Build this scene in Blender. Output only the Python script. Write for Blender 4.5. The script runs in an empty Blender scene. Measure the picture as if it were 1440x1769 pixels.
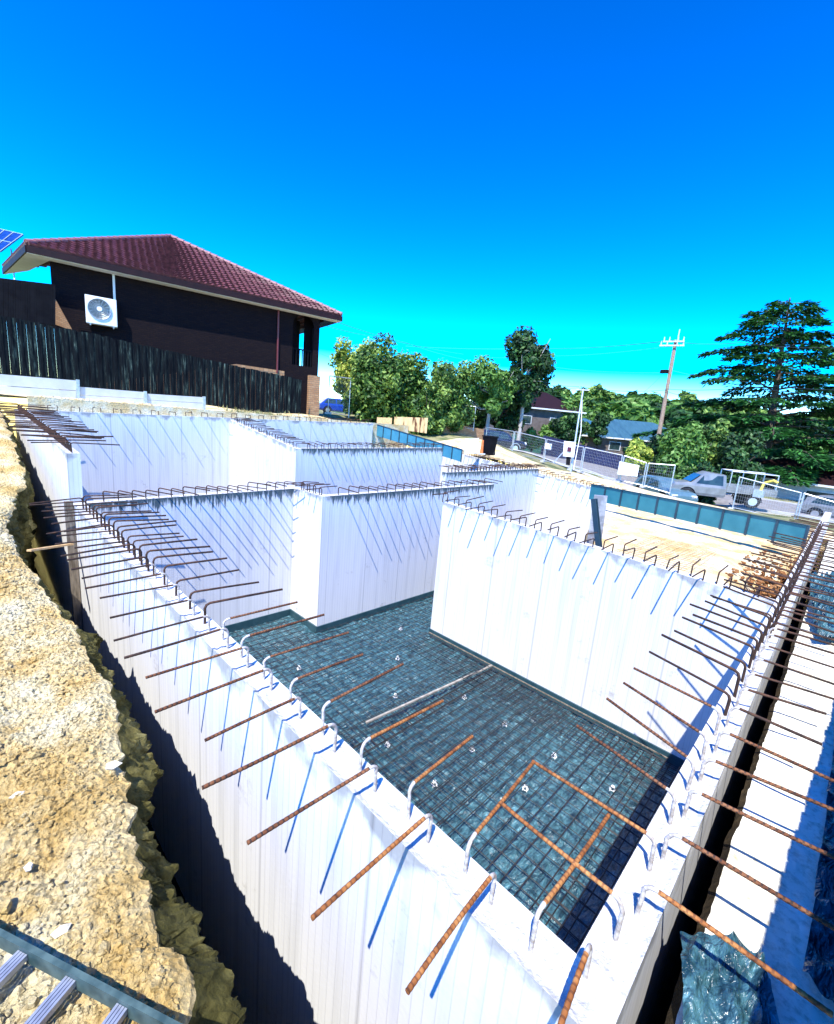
import bpy, math, random
import numpy as np
from mathutils import Vector, Matrix, noise as mn
random.seed(7)
S=bpy.context.scene; COL=S.collection
# ------------------------------------------------------------ camera
H=2.0; F=766.0; PX,PY=720.0,884.5
_a=np.array([-85-PX,-(656-PY),-F]); _b=np.array([1475-PX,-(795-PY),-F])
_a/=np.linalg.norm(_a); _b/=np.linalg.norm(_b)
_U,_s,_V=np.linalg.svd(np.stack([_b,_a,np.cross(_b,_a)])); R=_U@_V
camd=bpy.data.cameras.new('camera'); cam=bpy.data.objects.new('camera',camd); COL.objects.link(cam)
camd.sensor_fit='HORIZONTAL'; camd.sensor_width=36; camd.lens=F/1440*36; camd.clip_start=.05; camd.clip_end=3000
cam.matrix_world=Matrix([[*R[i],(0,0,H)[i]] for i in range(3)]+[[0,0,0,1]])
S.camera=cam
def ray(px,py): return R@np.array([px-PX,-(py-PY),-F])
def at(px,py,x=None,y=None,z=None,d=None):
    r=ray(px,py)
    if x is not None: t=x/r[0]
    elif y is not None: t=y/r[1]
    elif z is not None: t=(z-H)/r[2]
    else: t=d/F
    return Vector((0,0,H))+Vector(r)*t
# ------------------------------------------------------------ light
SUN=Vector((-.485,-.225,.85)).normalized()
el=math.asin(SUN.z); az=math.atan2(SUN.x,SUN.y)
w=bpy.data.worlds.new('World'); S.world=w; w.use_nodes=True
nt=w.node_tree; nt.nodes.clear()
sk=nt.nodes.new('ShaderNodeTexSky'); sk.sky_type='NISHITA'; sk.sun_disc=False
sk.sun_elevation=el; sk.sun_rotation=az; sk.altitude=0; sk.air_density=1.0; sk.dust_density=.05; sk.ozone_density=4.0
hs=nt.nodes.new('ShaderNodeHueSaturation'); hs.inputs['Saturation'].default_value=1.36; hs.inputs['Value'].default_value=1.0; hs.inputs['Hue'].default_value=.505
bg=nt.nodes.new('ShaderNodeBackground'); bg.inputs[1].default_value=.084
ow=nt.nodes.new('ShaderNodeOutputWorld')
gm=nt.nodes.new('ShaderNodeGamma'); gm.inputs[1].default_value=1.75; nt.links.new(sk.outputs[0],gm.inputs[0]); nt.links.new(gm.outputs[0],hs.inputs['Color']); nt.links.new(hs.outputs[0],bg.inputs[0]); nt.links.new(bg.outputs[0],ow.inputs[0])
sl=bpy.data.lights.new('sun','SUN'); sl.energy=5; sl.angle=math.radians(.4); sl.color=(1,.965,.9)
so=bpy.data.objects.new('sun',sl); COL.objects.link(so); so.rotation_euler=SUN.to_track_quat('Z','Y').to_euler()
S.view_settings.view_transform='Standard'; S.view_settings.look='None'; S.view_settings.exposure=.85; S.view_settings.gamma=1
S.render.engine='CYCLES'
# ------------------------------------------------------------ materials
def lk(nt,a,b): nt.links.new(a,b)
def newmat(name):
    m=bpy.data.materials.new(name); m.use_nodes=True; nt=m.node_tree
    return m,nt,nt.nodes['Principled BSDF']
def nd(nt,t,**k):
    n=nt.nodes.new(t)
    for a,b in k.items():
        if hasattr(n,a): setattr(n,a,b)
        else: n.inputs[a.replace('_',' ')].default_value=b
    return n
def ramp(nt,fac,stops):
    r=nt.nodes.new('ShaderNodeValToRGB'); e=r.color_ramp.elements
    while len(e)<len(stops): e.new(.5)
    for i,(p,c) in enumerate(stops): e[i].position=p; e[i].color=(*c,1)
    lk(nt,fac,r.inputs[0]); return r
def coords(nt,scale=(1,1,1),kind='Object'):
    tc=nt.nodes.new('ShaderNodeTexCoord'); mp=nt.nodes.new('ShaderNodeMapping'); mp.inputs['Scale'].default_value=scale
    lk(nt,tc.outputs[kind],mp.inputs[0]); return mp.outputs[0]
def mat(name,c1,c2=None,scale=5,rough=.7,bump=0,bscale=None,stretch=(1,1,1),metal=0,spec=.5,lo=.35,hi=.65,bdist=.01,detail=6):
    m,nt,p=newmat(name); p.inputs['Roughness'].default_value=rough; p.inputs['Metallic'].default_value=metal
    p.inputs['Specular IOR Level'].default_value=spec
    if c2 is None: c2=tuple(x*.8 for x in c1)
    co=coords(nt,stretch); n=nd(nt,'ShaderNodeTexNoise',Scale=scale,Detail=detail); lk(nt,co,n.inputs['Vector'])
    r=ramp(nt,n.outputs['Fac'],[(lo,c1),(hi,c2)]); lk(nt,r.outputs[0],p.inputs['Base Color'])
    if bump:
        b=nd(nt,'ShaderNodeBump',Strength=bump,Distance=bdist); n2=nd(nt,'ShaderNodeTexNoise',Scale=bscale or scale*4,Detail=8)
        lk(nt,co,n2.inputs['Vector']); lk(nt,n2.outputs['Fac'],b.inputs['Height']); lk(nt,b.outputs[0],p.inputs['Normal'])
    return m
def wallmat(name,drip):
    m,nt,p=newmat(name); p.inputs['Roughness'].default_value=.55; p.inputs['Specular IOR Level'].default_value=.35
    uv=coords(nt,(1,1,1),'UV'); ob=coords(nt,(1,1,1))
    # pale stretched cast marks
    mp=nd(nt,'ShaderNodeMapping'); mp.inputs['Scale'].default_value=(7,.35,1); lk(nt,uv,mp.inputs[0])
    n=nd(nt,'ShaderNodeTexNoise',Scale=1.0,Detail=5); lk(nt,mp.outputs[0],n.inputs['Vector'])
    base=ramp(nt,n.outputs['Fac'],[(.33,(.61,.61,.60)),(.48,(.70,.70,.69)),(.75,(.74,.735,.72))])
    # blotches of cement near the top
    n3=nd(nt,'ShaderNodeTexNoise',Scale=3.2,Detail=7); lk(nt,ob,n3.inputs['Vector'])
    sep=nd(nt,'ShaderNodeSeparateXYZ'); lk(nt,uv,sep.inputs[0])
    fade=nd(nt,'ShaderNodeMapRange'); fade.inputs['From Min'].default_value=0; fade.inputs['From Max'].default_value=.55; fade.inputs['To Min'].default_value=1; fade.inputs['To Max'].default_value=0
    lk(nt,sep.outputs['Y'],fade.inputs[0])
    a=nd(nt,'ShaderNodeMath',operation='MULTIPLY'); lk(nt,n3.outputs['Fac'],a.inputs[0]); lk(nt,fade.outputs[0],a.inputs[1])
    bl=ramp(nt,a.outputs[0],[(.38,(0,0,0)),(.50,(1,1,1))])
    mx=nd(nt,'ShaderNodeMix',data_type='RGBA'); lk(nt,bl.outputs[0],mx.inputs[0]); lk(nt,base.outputs[0],mx.inputs[6]); mx.inputs[7].default_value=(.36,.36,.355,1)
    # dark slurry runs
    mp2=nd(nt,'ShaderNodeMapping'); mp2.inputs['Scale'].default_value=(16,1.3,1); lk(nt,uv,mp2.inputs[0])
    n4=nd(nt,'ShaderNodeTexNoise',Scale=1.0,Detail=6,Roughness=.7); lk(nt,mp2.outputs[0],n4.inputs['Vector'])
    fd=nd(nt,'ShaderNodeMapRange'); fd.inputs['From Min'].default_value=0; fd.inputs['From Max'].default_value=.75; fd.inputs['To Min'].default_value=.36*drip; fd.inputs['To Max'].default_value=-.20
    lk(nt,sep.outputs['Y'],fd.inputs[0])
    ad=nd(nt,'ShaderNodeMath',operation='ADD'); lk(nt,n4.outputs['Fac'],ad.inputs[0]); lk(nt,fd.outputs[0],ad.inputs[1])
    dr=ramp(nt,ad.outputs[0],[(.70,(0,0,0)),(.80,(1,1,1))])
    mx2=nd(nt,'ShaderNodeMix',data_type='RGBA'); lk(nt,dr.outputs[0],mx2.inputs[0]); lk(nt,mx.outputs[2],mx2.inputs[6]); mx2.inputs[7].default_value=(.07,.10,.11,1)
    # fine ribs: every 5 cm a narrow joint
    mp3=nd(nt,'ShaderNodeMapping'); mp3.inputs['Scale'].default_value=(1,0,0); lk(nt,uv,mp3.inputs[0])
    wv=nd(nt,'ShaderNodeTexWave',Scale=4.2,Distortion=0.0); lk(nt,mp3.outputs[0],wv.inputs['Vector'])
    rb=ramp(nt,wv.outputs['Fac'],[(0,(0,0,0)),(.12,(1,1,1))])
    jm=ramp(nt,wv.outputs['Fac'],[(0,(.84,.84,.85)),(.05,(1,1,1))])
    mul=nd(nt,'ShaderNodeMix',data_type='RGBA',blend_type='MULTIPLY'); mul.inputs[0].default_value=1
    lk(nt,mx2.outputs[2],mul.inputs[6]); lk(nt,jm.outputs[0],mul.inputs[7])
    wj=nd(nt,'ShaderNodeTexWave',Scale=.262,Distortion=0.0); lk(nt,mp3.outputs[0],wj.inputs['Vector'])
    jj=ramp(nt,wj.outputs['Fac'],[(0,(.76,.76,.77)),(.0010,(1,1,1))])
    n6=nd(nt,'ShaderNodeTexNoise',Scale=1.7,Detail=9,Roughness=.72); lk(nt,ob,n6.inputs['Vector'])
    sp=ramp(nt,n6.outputs['Fac'],[(.60,(1,1,1)),(.70,(.66,.64,.60))])
    mj=nd(nt,'ShaderNodeMix',data_type='RGBA',blend_type='MULTIPLY'); mj.inputs[0].default_value=1; lk(nt,mul.outputs[2],mj.inputs[6]); lk(nt,jj.outputs[0],mj.inputs[7])
    mk=nd(nt,'ShaderNodeMix',data_type='RGBA',blend_type='MULTIPLY'); mk.inputs[0].default_value=1; lk(nt,mj.outputs[2],mk.inputs[6]); lk(nt,sp.outputs[0],mk.inputs[7]); lk(nt,mk.outputs[2],p.inputs['Base Color'])
    b=nd(nt,'ShaderNodeBump',Strength=.12,Distance=.004); lk(nt,rb.outputs[0],b.inputs['Height']); 
    n5=nd(nt,'ShaderNodeTexNoise',Scale=26,Detail=8); lk(nt,ob,n5.inputs['Vector'])
    b2=nd(nt,'ShaderNodeBump',Strength=.25,Distance=.006); lk(nt,n5.outputs['Fac'],b2.inputs['Height']); lk(nt,b.outputs[0],b2.inputs['Normal']); lk(nt,b2.outputs[0],p.inputs['Normal'])
    return m
M={}
M['wall']=wallmat('white wall panel',.12); M['wall_drip']=wallmat('white wall panel with runs',1.0)
M['top']=mat('poured wall top',(.46,.46,.45),(.64,.63,.61),9,.8,.9,34,bdist=.02)
def rust(name,a,b,c):
    m,nt,p=newmat(name); p.inputs['Roughness'].default_value=.75; p.inputs['Specular IOR Level'].default_value=.25
    ob=coords(nt); n=nd(nt,'ShaderNodeTexNoise',Scale=14,Detail=7); lk(nt,ob,n.inputs['Vector'])
    r=ramp(nt,n.outputs['Fac'],[(.3,a),(.5,b),(.72,c)]); lk(nt,r.outputs[0],p.inputs['Base Color'])
    return m
M['rust_dark']=rust('dark weathered bar',(.018,.013,.012),(.045,.025,.018),(.12,.055,.03))
M['rust_mid']=rust('brown rusted bar',(.05,.02,.012),(.15,.055,.022),(.28,.13,.06))
M['rust_orange']=rust('orange rusted bar',(.09,.03,.012),(.30,.11,.03),(.50,.26,.09))
M['rust_groove_shade']=rust('rust with groove shade',(.05,.018,.010),(.17,.062,.022),(.30,.13,.05))  # rust colour darkened to stand for the shade between ribs
M['cement_bar']=mat('cement splashed bar',(.28,.24,.21),(.60,.58,.55),30,.85,.5,80)
M['soil']=None
def soil(name,c,bs=30,bd=.03,bstr=.9):
    m,nt,p=newmat(name); p.inputs['Roughness'].default_value=.95; p.inputs['Specular IOR Level'].default_value=.1
    ob=coords(nt); n=nd(nt,'ShaderNodeTexNoise',Scale=1.6,Detail=10,Roughness=.65); lk(nt,ob,n.inputs['Vector'])
    r=ramp(nt,n.outputs['Fac'],[(.30,c[0]),(.45,c[1]),(.58,c[2]),(.72,c[3])])
    v=nd(nt,'ShaderNodeTexVoronoi',Scale=bs); lk(nt,ob,v.inputs['Vector'])
    n2=nd(nt,'ShaderNodeTexNoise',Scale=bs*1.3,Detail=9,Roughness=.7); lk(nt,ob,n2.inputs['Vector'])
    r2=ramp(nt,n2.outputs['Fac'],[(.33,(.62,.58,.52)),(.52,(1,1,1))])
    mul=nd(nt,'ShaderNodeMix',data_type='RGBA',blend_type='MULTIPLY'); mul.inputs[0].default_value=1
    lk(nt,r.outputs[0],mul.inputs[6]); lk(nt,r2.outputs[0],mul.inputs[7]); lk(nt,mul.outputs[2],p.inputs['Base Color'])
    ad=nd(nt,'ShaderNodeMath',operation='ADD'); lk(nt,v.outputs['Distance'],ad.inputs[0]); lk(nt,n2.outputs['Fac'],ad.inputs[1])
    b=nd(nt,'ShaderNodeBump',Strength=bstr,Distance=bd); lk(nt,ad.outputs[0],b.inputs['Height']); lk(nt,b.outputs[0],p.inputs['Normal'])
    return m
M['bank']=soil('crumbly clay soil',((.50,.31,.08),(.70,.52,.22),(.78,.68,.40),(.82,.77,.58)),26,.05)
M['sand']=soil('pale fill sand',((.54,.35,.13),(.68,.51,.26),(.75,.66,.44),(.78,.75,.64)),20,.02,.6)
M['cream']=soil('cream crushed fill',((.55,.50,.34),(.72,.69,.54),(.78,.76,.64),(.80,.80,.74)),16,.008,.35)
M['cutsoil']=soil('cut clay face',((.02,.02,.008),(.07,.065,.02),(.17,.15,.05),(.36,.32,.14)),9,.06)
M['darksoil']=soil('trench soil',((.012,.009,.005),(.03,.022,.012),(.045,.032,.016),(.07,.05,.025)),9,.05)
M['brownrock']=soil('brown clods',((.10,.04,.015),(.26,.11,.04),(.40,.20,.08),(.50,.32,.16)),18,.03)
M['grass']=mat('dry verge grass',(.10,.13,.035),(.30,.27,.13),1.2,.95,.8,30,bdist=.05,lo=.4,hi=.6)
M['hill']=mat('wooded hillside',(.022,.06,.015),(.07,.13,.035),.12,.95,.8,2,bdist=.8)
M['road']=mat('pale asphalt road',(.17,.165,.16),(.26,.25,.24),3,.9,.3,60)
M['kerb']=mat('concrete kerb',(.55,.54,.50),(.42,.41,.38),4,.9,.2,40)
def plasticm(name,c1,c2,rough=.22):
    m,nt,p=newmat(name); p.inputs['Roughness'].default_value=rough; p.inputs['Specular IOR Level'].default_value=.7
    ob=coords(nt); sm=nd(nt,'ShaderNodeMapping'); sm.inputs['Rotation'].default_value=(0,0,.5); sm.inputs['Scale'].default_value=(1,2.6,1); lk(nt,ob,sm.inputs[0]); n=nd(nt,'ShaderNodeTexNoise',Scale=6,Detail=9,Roughness=.68,Distortion=.8); lk(nt,sm.outputs[0],n.inputs['Vector'])
    r=ramp(nt,n.outputs['Fac'],[(.40,c1),(.58,c2),(.61,c2),(.72,tuple(min(1,q*2.4+.05) for q in c2))]); lk(nt,r.outputs[0],p.inputs['Base Color'])  # palest ramp stop paints crinkle glints and dusty streaks into the colour
    mpp=nd(nt,'ShaderNodeMapping'); mpp.inputs['Rotation'].default_value=(0,0,.6); mpp.inputs['Scale'].default_value=(1.6,3.4,2); lk(nt,ob,mpp.inputs[0])
    h=None
    for sc,am in ((2.2,1.0),(5.5,.42),(13,.14)):
        mg=nd(nt,'ShaderNodeTexNoise',Scale=sc,Detail=3,Roughness=.5,Distortion=1.0); lk(nt,mpp.outputs[0],mg.inputs['Vector'])
        s1=nd(nt,'ShaderNodeMath',operation='SUBTRACT'); s1.inputs[1].default_value=.5; lk(nt,mg.outputs['Fac'],s1.inputs[0])
        s2=nd(nt,'ShaderNodeMath',operation='ABSOLUTE'); lk(nt,s1.outputs[0],s2.inputs[0])
        s3=nd(nt,'ShaderNodeMath',operation='MULTIPLY'); s3.inputs[1].default_value=-am; lk(nt,s2.outputs[0],s3.inputs[0])
        if h is None: h=s3.outputs[0]
        else:
            s4=nd(nt,'ShaderNodeMath',operation='ADD'); lk(nt,h,s4.inputs[0]); lk(nt,s3.outputs[0],s4.inputs[1]); h=s4.outputs[0]
    b=nd(nt,'ShaderNodeBump',Strength=.8,Distance=.10); lk(nt,h,b.inputs['Height']); lk(nt,b.outputs[0],p.inputs['Normal'])
    return m
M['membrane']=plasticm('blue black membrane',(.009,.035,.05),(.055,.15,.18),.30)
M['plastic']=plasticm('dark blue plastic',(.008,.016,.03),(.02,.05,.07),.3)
M['upturn']=mat('dark membrane edge',(.015,.05,.065),(.03,.075,.09),6,.35,.3,30)
M['teal']=mat('teal board',(.018,.135,.165),(.03,.17,.20),3,.5)
M['tealblue']=mat('blue teal board',(.035,.19,.27),(.05,.23,.31),3,.5)
M['tealdark']=mat('dark steel joiner',(.01,.03,.05),(.02,.05,.07),3,.5)
M['galv']=mat('galvanised steel',(.42,.46,.48),(.60,.64,.66),18,.4,metal=.6)
M['meshwire']=mat('grey mesh wire',(.004,.004,.006),(.03,.028,.028),9,.7)
M['meshyellow']=mat('yellow rusted mesh wire',(.30,.19,.06),(.42,.30,.12),9,.8)
M['white']=mat('white plastic',(.78,.78,.76),(.84,.84,.83),8,.4)
M['cream_timber']=mat('cream timber',(.62,.50,.30),(.72,.62,.42),3,.8,.2,20,stretch=(1,1,6))
M['batten']=mat('muddy batten',(.22,.20,.17),(.40,.37,.31),8,.9)
M['timber']=mat('pine timber',(.55,.33,.13),(.68,.47,.22),3,.75,.2,20,stretch=(1,6,6))
M['oldtimber']=mat('grey old post',(.10,.08,.055),(.24,.20,.15),4,.9,.5,30,stretch=(8,8,1))
def paling():
    m,nt,p=newmat('weathered palings'); p.inputs['Roughness'].default_value=.95; p.inputs['Specular IOR Level'].default_value=.1
    ob=coords(nt,(7,7,.8)); n=nd(nt,'ShaderNodeTexNoise',Scale=1.3,Detail=8,Roughness=.7); lk(nt,ob,n.inputs['Vector'])
    oi=nt.nodes.new('ShaderNodeObjectInfo'); ma=nd(nt,'ShaderNodeMath',operation='MULTIPLY_ADD'); ma.inputs[1].default_value=.10; ma.inputs[2].default_value=-.03; lk(nt,oi.outputs['Random'],ma.inputs[0])
    ma2=nd(nt,'ShaderNodeMath',operation='ADD'); lk(nt,ma.outputs[0],ma2.inputs[0]); lk(nt,n.outputs['Fac'],ma2.inputs[1])
    r=ramp(nt,ma2.outputs[0],[(.40,(.003,.004,.006)),(.56,(.009,.013,.014)),(.64,(.035,.055,.045)),(.74,(.20,.26,.20))]); lk(nt,r.outputs[0],p.inputs['Base Color'])
    b=nd(nt,'ShaderNodeBump',Strength=.5,Distance=.01); lk(nt,n.outputs['Fac'],b.inputs['Height']); lk(nt,b.outputs[0],p.inputs['Normal']); return m
M['paling']=paling()
def brick(name,c1,c2,mort,sc=1.0,rot=0):
    m,nt,p=newmat(name); p.inputs['Roughness'].default_value=.9; p.inputs['Specular IOR Level'].default_value=.15
    uv=coords(nt,(1,1,1),'UV'); b=nd(nt,'ShaderNodeTexBrick'); b.inputs['Scale'].default_value=1
    b.inputs['Brick Width'].default_value=.24*sc; b.inputs['Row Height'].default_value=.086*sc; b.inputs['Mortar Size'].default_value=.010*sc
    b.inputs['Color1'].default_value=(*c1,1); b.inputs['Color2'].default_value=(*c2,1); b.inputs['Mortar'].default_value=(*mort,1)
    lk(nt,uv,b.inputs['Vector']); lk(nt,b.outputs['Color'],p.inputs['Base Color'])
    bp=nd(nt,'ShaderNodeBump',Strength=.6,Distance=.01); bp.invert=True; lk(nt,b.outputs['Fac'],bp.inputs['Height']); lk(nt,bp.outputs[0],p.inputs['Normal']); return m
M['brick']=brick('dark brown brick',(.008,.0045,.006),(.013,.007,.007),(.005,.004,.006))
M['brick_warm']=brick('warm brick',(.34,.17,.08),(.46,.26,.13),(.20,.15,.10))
M['tile']=mat('red roof tile',(.07,.015,.016),(.15,.038,.038),6,.55,.2,20)
M['tileridge']=mat('ridge tile',(.20,.07,.07),(.30,.13,.12),6,.5)
M['fascia']=mat('dark red fascia',(.014,.005,.006),(.022,.007,.008),4,.6,spec=.2)
M['soffit']=mat('white soffit',(.70,.72,.70),(.62,.64,.62),3,.8)
M['dark']=mat('black void',(.004,.004,.006),(.008,.008,.01),3,.8,spec=.1)
M['solar']=mat('solar panel glass',(.008,.03,.16),(.012,.05,.24),5,.12)
M['glass']=mat('dark window glass',(.015,.03,.035),(.03,.06,.06),3,.08)
M['carblack']=mat('black car paint',(.008,.009,.02),(.012,.013,.028),3,.15,spec=.8)
M['carblue']=mat('blue car paint',(.01,.04,.30),(.015,.06,.36),3,.2,spec=.8)
M['carwhite']=mat('white car paint',(.15,.16,.16),(.22,.23,.23),3,.25,spec=.8)
M['carteal']=mat('silver blue car paint',(.09,.18,.22),(.14,.24,.28),3,.3,metal=.3)
M['tyre']=mat('tyre rubber',(.012,.012,.013),(.02,.02,.02),5,.85)
M['rim']=mat('alloy rim',(.55,.57,.6),(.66,.68,.7),5,.3,metal=.8)
M['lamp']=mat('headlamp lens',(.65,.7,.72),(.8,.82,.84),5,.15)
M['yellow']=mat('yellow strap',(.75,.55,.06),(.82,.66,.12),5,.6)
M['orange']=mat('orange plastic',(.75,.16,.03),(.8,.22,.05),5,.5)
M['polewood']=mat('power pole timber',(.20,.13,.085),(.34,.25,.18),4,.9,.4,20,stretch=(6,6,.6))
M['wire']=mat('power cable',(.02,.03,.035),(.03,.04,.045),3,.6)
M['insul']=mat('pole fitting',(.45,.47,.48),(.6,.6,.6),5,.5)
M['shade']=mat('navy shade cloth',(.012,.018,.07),(.02,.028,.10),.9,.85,.6,3,bdist=.2)
M['greenfence']=mat('green sheet fence',(.02,.09,.07),(.04,.14,.10),3,.5)
M['blueroof']=mat('blue grey metal roof',(.03,.09,.12),(.05,.13,.17),2,.4,stretch=(3,.3,1))
M['render']=mat('white weatherboard',(.50,.52,.51),(.60,.61,.60),2,.8)
M['brownwall']=mat('tan house wall',(.10,.08,.07),(.16,.13,.11),2,.9)
M['osb']=None
def osb():
    m,nt,p=newmat('stained form ply'); p.inputs['Roughness'].default_value=.8
    ob=coords(nt,(3,3,.7)); n=nd(nt,'ShaderNodeTexNoise',Scale=1.5,Detail=5); lk(nt,ob,n.inputs['Vector'])
    r=ramp(nt,n.outputs['Fac'],[(.40,(.12,.035,.01)),(.50,(.62,.42,.18)),(.7,(.72,.52,.26))]); lk(nt,r.outputs[0],p.inputs['Base Color']); return m
M['osb']=osb()
M['alum']=mat('ladder aluminium',(.30,.32,.36),(.44,.47,.5),20,.4,metal=.5)
M['ladderrail']=mat('weathered ladder rail',(.02,.05,.05),(.07,.12,.11),14,.55)
M['trunk']=mat('bark',(.05,.035,.025),(.13,.10,.075),6,.95,.6,20,stretch=(3,3,.5))
M['trunkpale']=mat('pale gum bark',(.34,.30,.25),(.50,.46,.40),4,.9,stretch=(3,3,.5))
def leaf(name,a,b,c):
    m,nt,p=newmat(name); p.inputs['Roughness'].default_value=.55; p.inputs['Specular IOR Level'].default_value=.35
    g=nd(nt,'ShaderNodeObjectInfo'); ge=nd(nt,'ShaderNodeNewGeometry')
    ob=coords(nt); n=nd(nt,'ShaderNodeTexNoise',Scale=1.1,Detail=3); lk(nt,ob,n.inputs['Vector'])
    ad=nd(nt,'ShaderNodeMath',operation='ADD'); ml=nd(nt,'ShaderNodeMath',operation='MULTIPLY'); ml.inputs[1].default_value=.35
    lk(nt,ge.outputs['Random Per Island'],ml.inputs[0]); lk(nt,n.outputs['Fac'],ad.inputs[0]); lk(nt,ml.outputs[0],ad.inputs[1])
    r=ramp(nt,ad.outputs[0],[(.42,a),(.66,b),(.88,c)]); lk(nt,r.outputs[0],p.inputs['Base Color'])
    tr=nd(nt,'ShaderNodeBsdfTranslucent'); lk(nt,r.outputs[0],tr.inputs[0]); mx=nd(nt,'ShaderNodeMixShader'); mx.inputs[0].default_value=.18
    out=nt.nodes['Material Output']; lk(nt,p.outputs[0],mx.inputs[1]); lk(nt,tr.outputs[0],mx.inputs[2]); lk(nt,mx.outputs[0],out.inputs[0]); return m
M['leaf_bush']=leaf('glossy shrub leaves',(.012,.04,.006),(.05,.13,.018),(.26,.38,.07))
M['leaf_yellow']=leaf('yellow green leaves',(.10,.18,.02),(.32,.42,.05),(.60,.64,.14))
M['leaf_gum']=leaf('dark gum leaves',(.005,.018,.005),(.016,.055,.013),(.06,.15,.03))
M['leaf_cedar']=leaf('cedar needles',(.004,.024,.008),(.014,.085,.018),(.06,.24,.04))
M['leaf_lime']=leaf('bright green leaves',(.035,.10,.012),(.09,.21,.03),(.17,.30,.06))
M['leaf_weed']=leaf('dry weeds',(.10,.11,.03),(.24,.24,.08),(.4,.38,.2))
# ------------------------------------------------------------ mesh helper
WO={}
class MB:
    def __init__(s): s.v=[]; s.f=[]; s.uv=[]; s.mi=[]; s.cur=0
    def face(s,pts,uv=None):
        i=len(s.v); s.v+= [tuple(p) for p in pts]; s.f.append(tuple(range(i,i+len(pts)))); s.uv.append(uv); s.mi.append(s.cur)
    def grid(s,rows,closed=False):
        i=len(s.v); n=len(rows[0])
        for r in rows: s.v+=[tuple(p) for p in r]
        for a in range(len(rows)-1):
            for b in range(n if closed else n-1):
                c=(b+1)%n; s.f.append((i+a*n+b,i+a*n+c,i+(a+1)*n+c,i+(a+1)*n+b)); s.uv.append(None); s.mi.append(s.cur)
    def hexa(s,p):  # 8 points: bottom 4 ccw, top 4 ccw
        i=len(s.v); s.v+=[tuple(q) for q in p]
        for f in ((3,2,1,0),(4,5,6,7),(0,1,5,4),(1,2,6,5),(2,3,7,6),(3,0,4,7)):
            s.f.append(tuple(i+k for k in f)); s.uv.append(None); s.mi.append(s.cur)
    def box(s,c,d,rz=0,mt=None):
        x,y,z=[q/2 for q in d]; ca,sa=math.cos(rz),math.sin(rz); P=[]
        for zz in (-z,z):
            for a,b in ((-x,-y),(x,-y),(x,y),(-x,y)): 
                q=Vector((a*ca-b*sa,a*sa+b*ca,zz)); P.append(Vector(c)+(mt@q if mt else q))
        s.hexa(P)
    def beam(s,a,b,wd,ht,up=(0,0,1)):   # rectangular bar from a to b
        a=Vector(a); b=Vector(b); d=(b-a).normalized(); r=d.cross(Vector(up)); 
        if r.length<1e-4: r=d.cross(Vector((1,0,0)))
        r.normalize(); u=r.cross(d); r*=wd/2; u*=ht/2
        s.hexa([a-r-u,a+r-u,b+r-u,b-r-u,a-r+u,a+r+u,b+r+u,b-r+u])
    def tube(s,pts,r,n=6,cap=True):
        pts=[Vector(p) for p in pts]; rows=[]; rr=r if isinstance(r,(list,tuple)) else [r]*len(pts)
        t0=(pts[1]-pts[0]).normalized(); ref=Vector((0,0,1)) if abs(t0.z)<.9 else Vector((1,0,0))
        side=t0.cross(ref).normalized()
        for i,p in enumerate(pts):
            t=(pts[min(i+1,len(pts)-1)]-pts[max(i-1,0)]).normalized()
            side=(side-t*side.dot(t)).normalized(); up=t.cross(side)
            rows.append([p+(side*math.cos(2*math.pi*k/n)+up*math.sin(2*math.pi*k/n))*rr[i] for k in range(n)])
        s.grid(rows,True)
        if cap:
            s.face(rows[0][::-1]); s.face(rows[-1])
    def cyl(s,a,b,r,n=16): s.tube([a,b],r,n)
    def build(s,name,m,parent=None,smooth=False,local=False,label=None):
        me=bpy.data.meshes.new(name); off=Vector((0,0,0))
        if parent is not None and not local: off=WO.get(parent.name,Vector((0,0,0)))
        vs=s.v if off.length==0 else [(a-off.x,b-off.y,c-off.z) for a,b,c in s.v]
        me.from_pydata(vs,[],s.f)
        ms=m if isinstance(m,(list,tuple)) else [m]
        for q in ms: me.materials.append(q)
        if len(ms)>1: me.polygons.foreach_set('material_index',s.mi)
        if any(u is not None for u in s.uv):
            L=me.uv_layers.new(name='UVMap'); k=0
            for f,u in zip(s.f,s.uv):
                for j in range(len(f)):
                    if u is not None: L.data[k].uv=u[j]
                    k+=1
        if smooth: me.polygons.foreach_set('use_smooth',[True]*len(me.polygons))
        o=bpy.data.objects.new(name,me); COL.objects.link(o)
        if parent is not None: o.parent=parent; WO[o.name]=off.copy()
        if label: o['label']=label
        me.update(); return o
def tag(o,label,cat,group=None,kind=None):
    if label: o['label']=label
    if cat: o['category']=cat
    if group: o['group']=group
    if kind: o['kind']=kind
    return o
def struct(o): o['kind']='structure'; return o
def root(name,loc,label,cat,group=None,rz=0):
    o=bpy.data.objects.new(name,None); COL.objects.link(o); o.location=loc; o.rotation_euler=(0,0,rz); WO[o.name]=Vector(loc); o.empty_display_size=.2
    return tag(o,label,cat,group)
def fbm(x,y,z=0,o=4):
    v=0;a=1;f=1
    for i in range(o): v+=a*mn.noise(Vector((x*f,y*f,z*f+i*7.3))); a*=.5; f*=2.05
    return v
def inst(src,parent,loc,rz=0,sc=1,rx=0,m=None):
    c=src.copy(); COL.objects.link(c); c.parent=parent; c.location=loc; c.rotation_euler=(rx,0,rz); c.scale=(sc,sc,sc)
    return c
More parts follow.
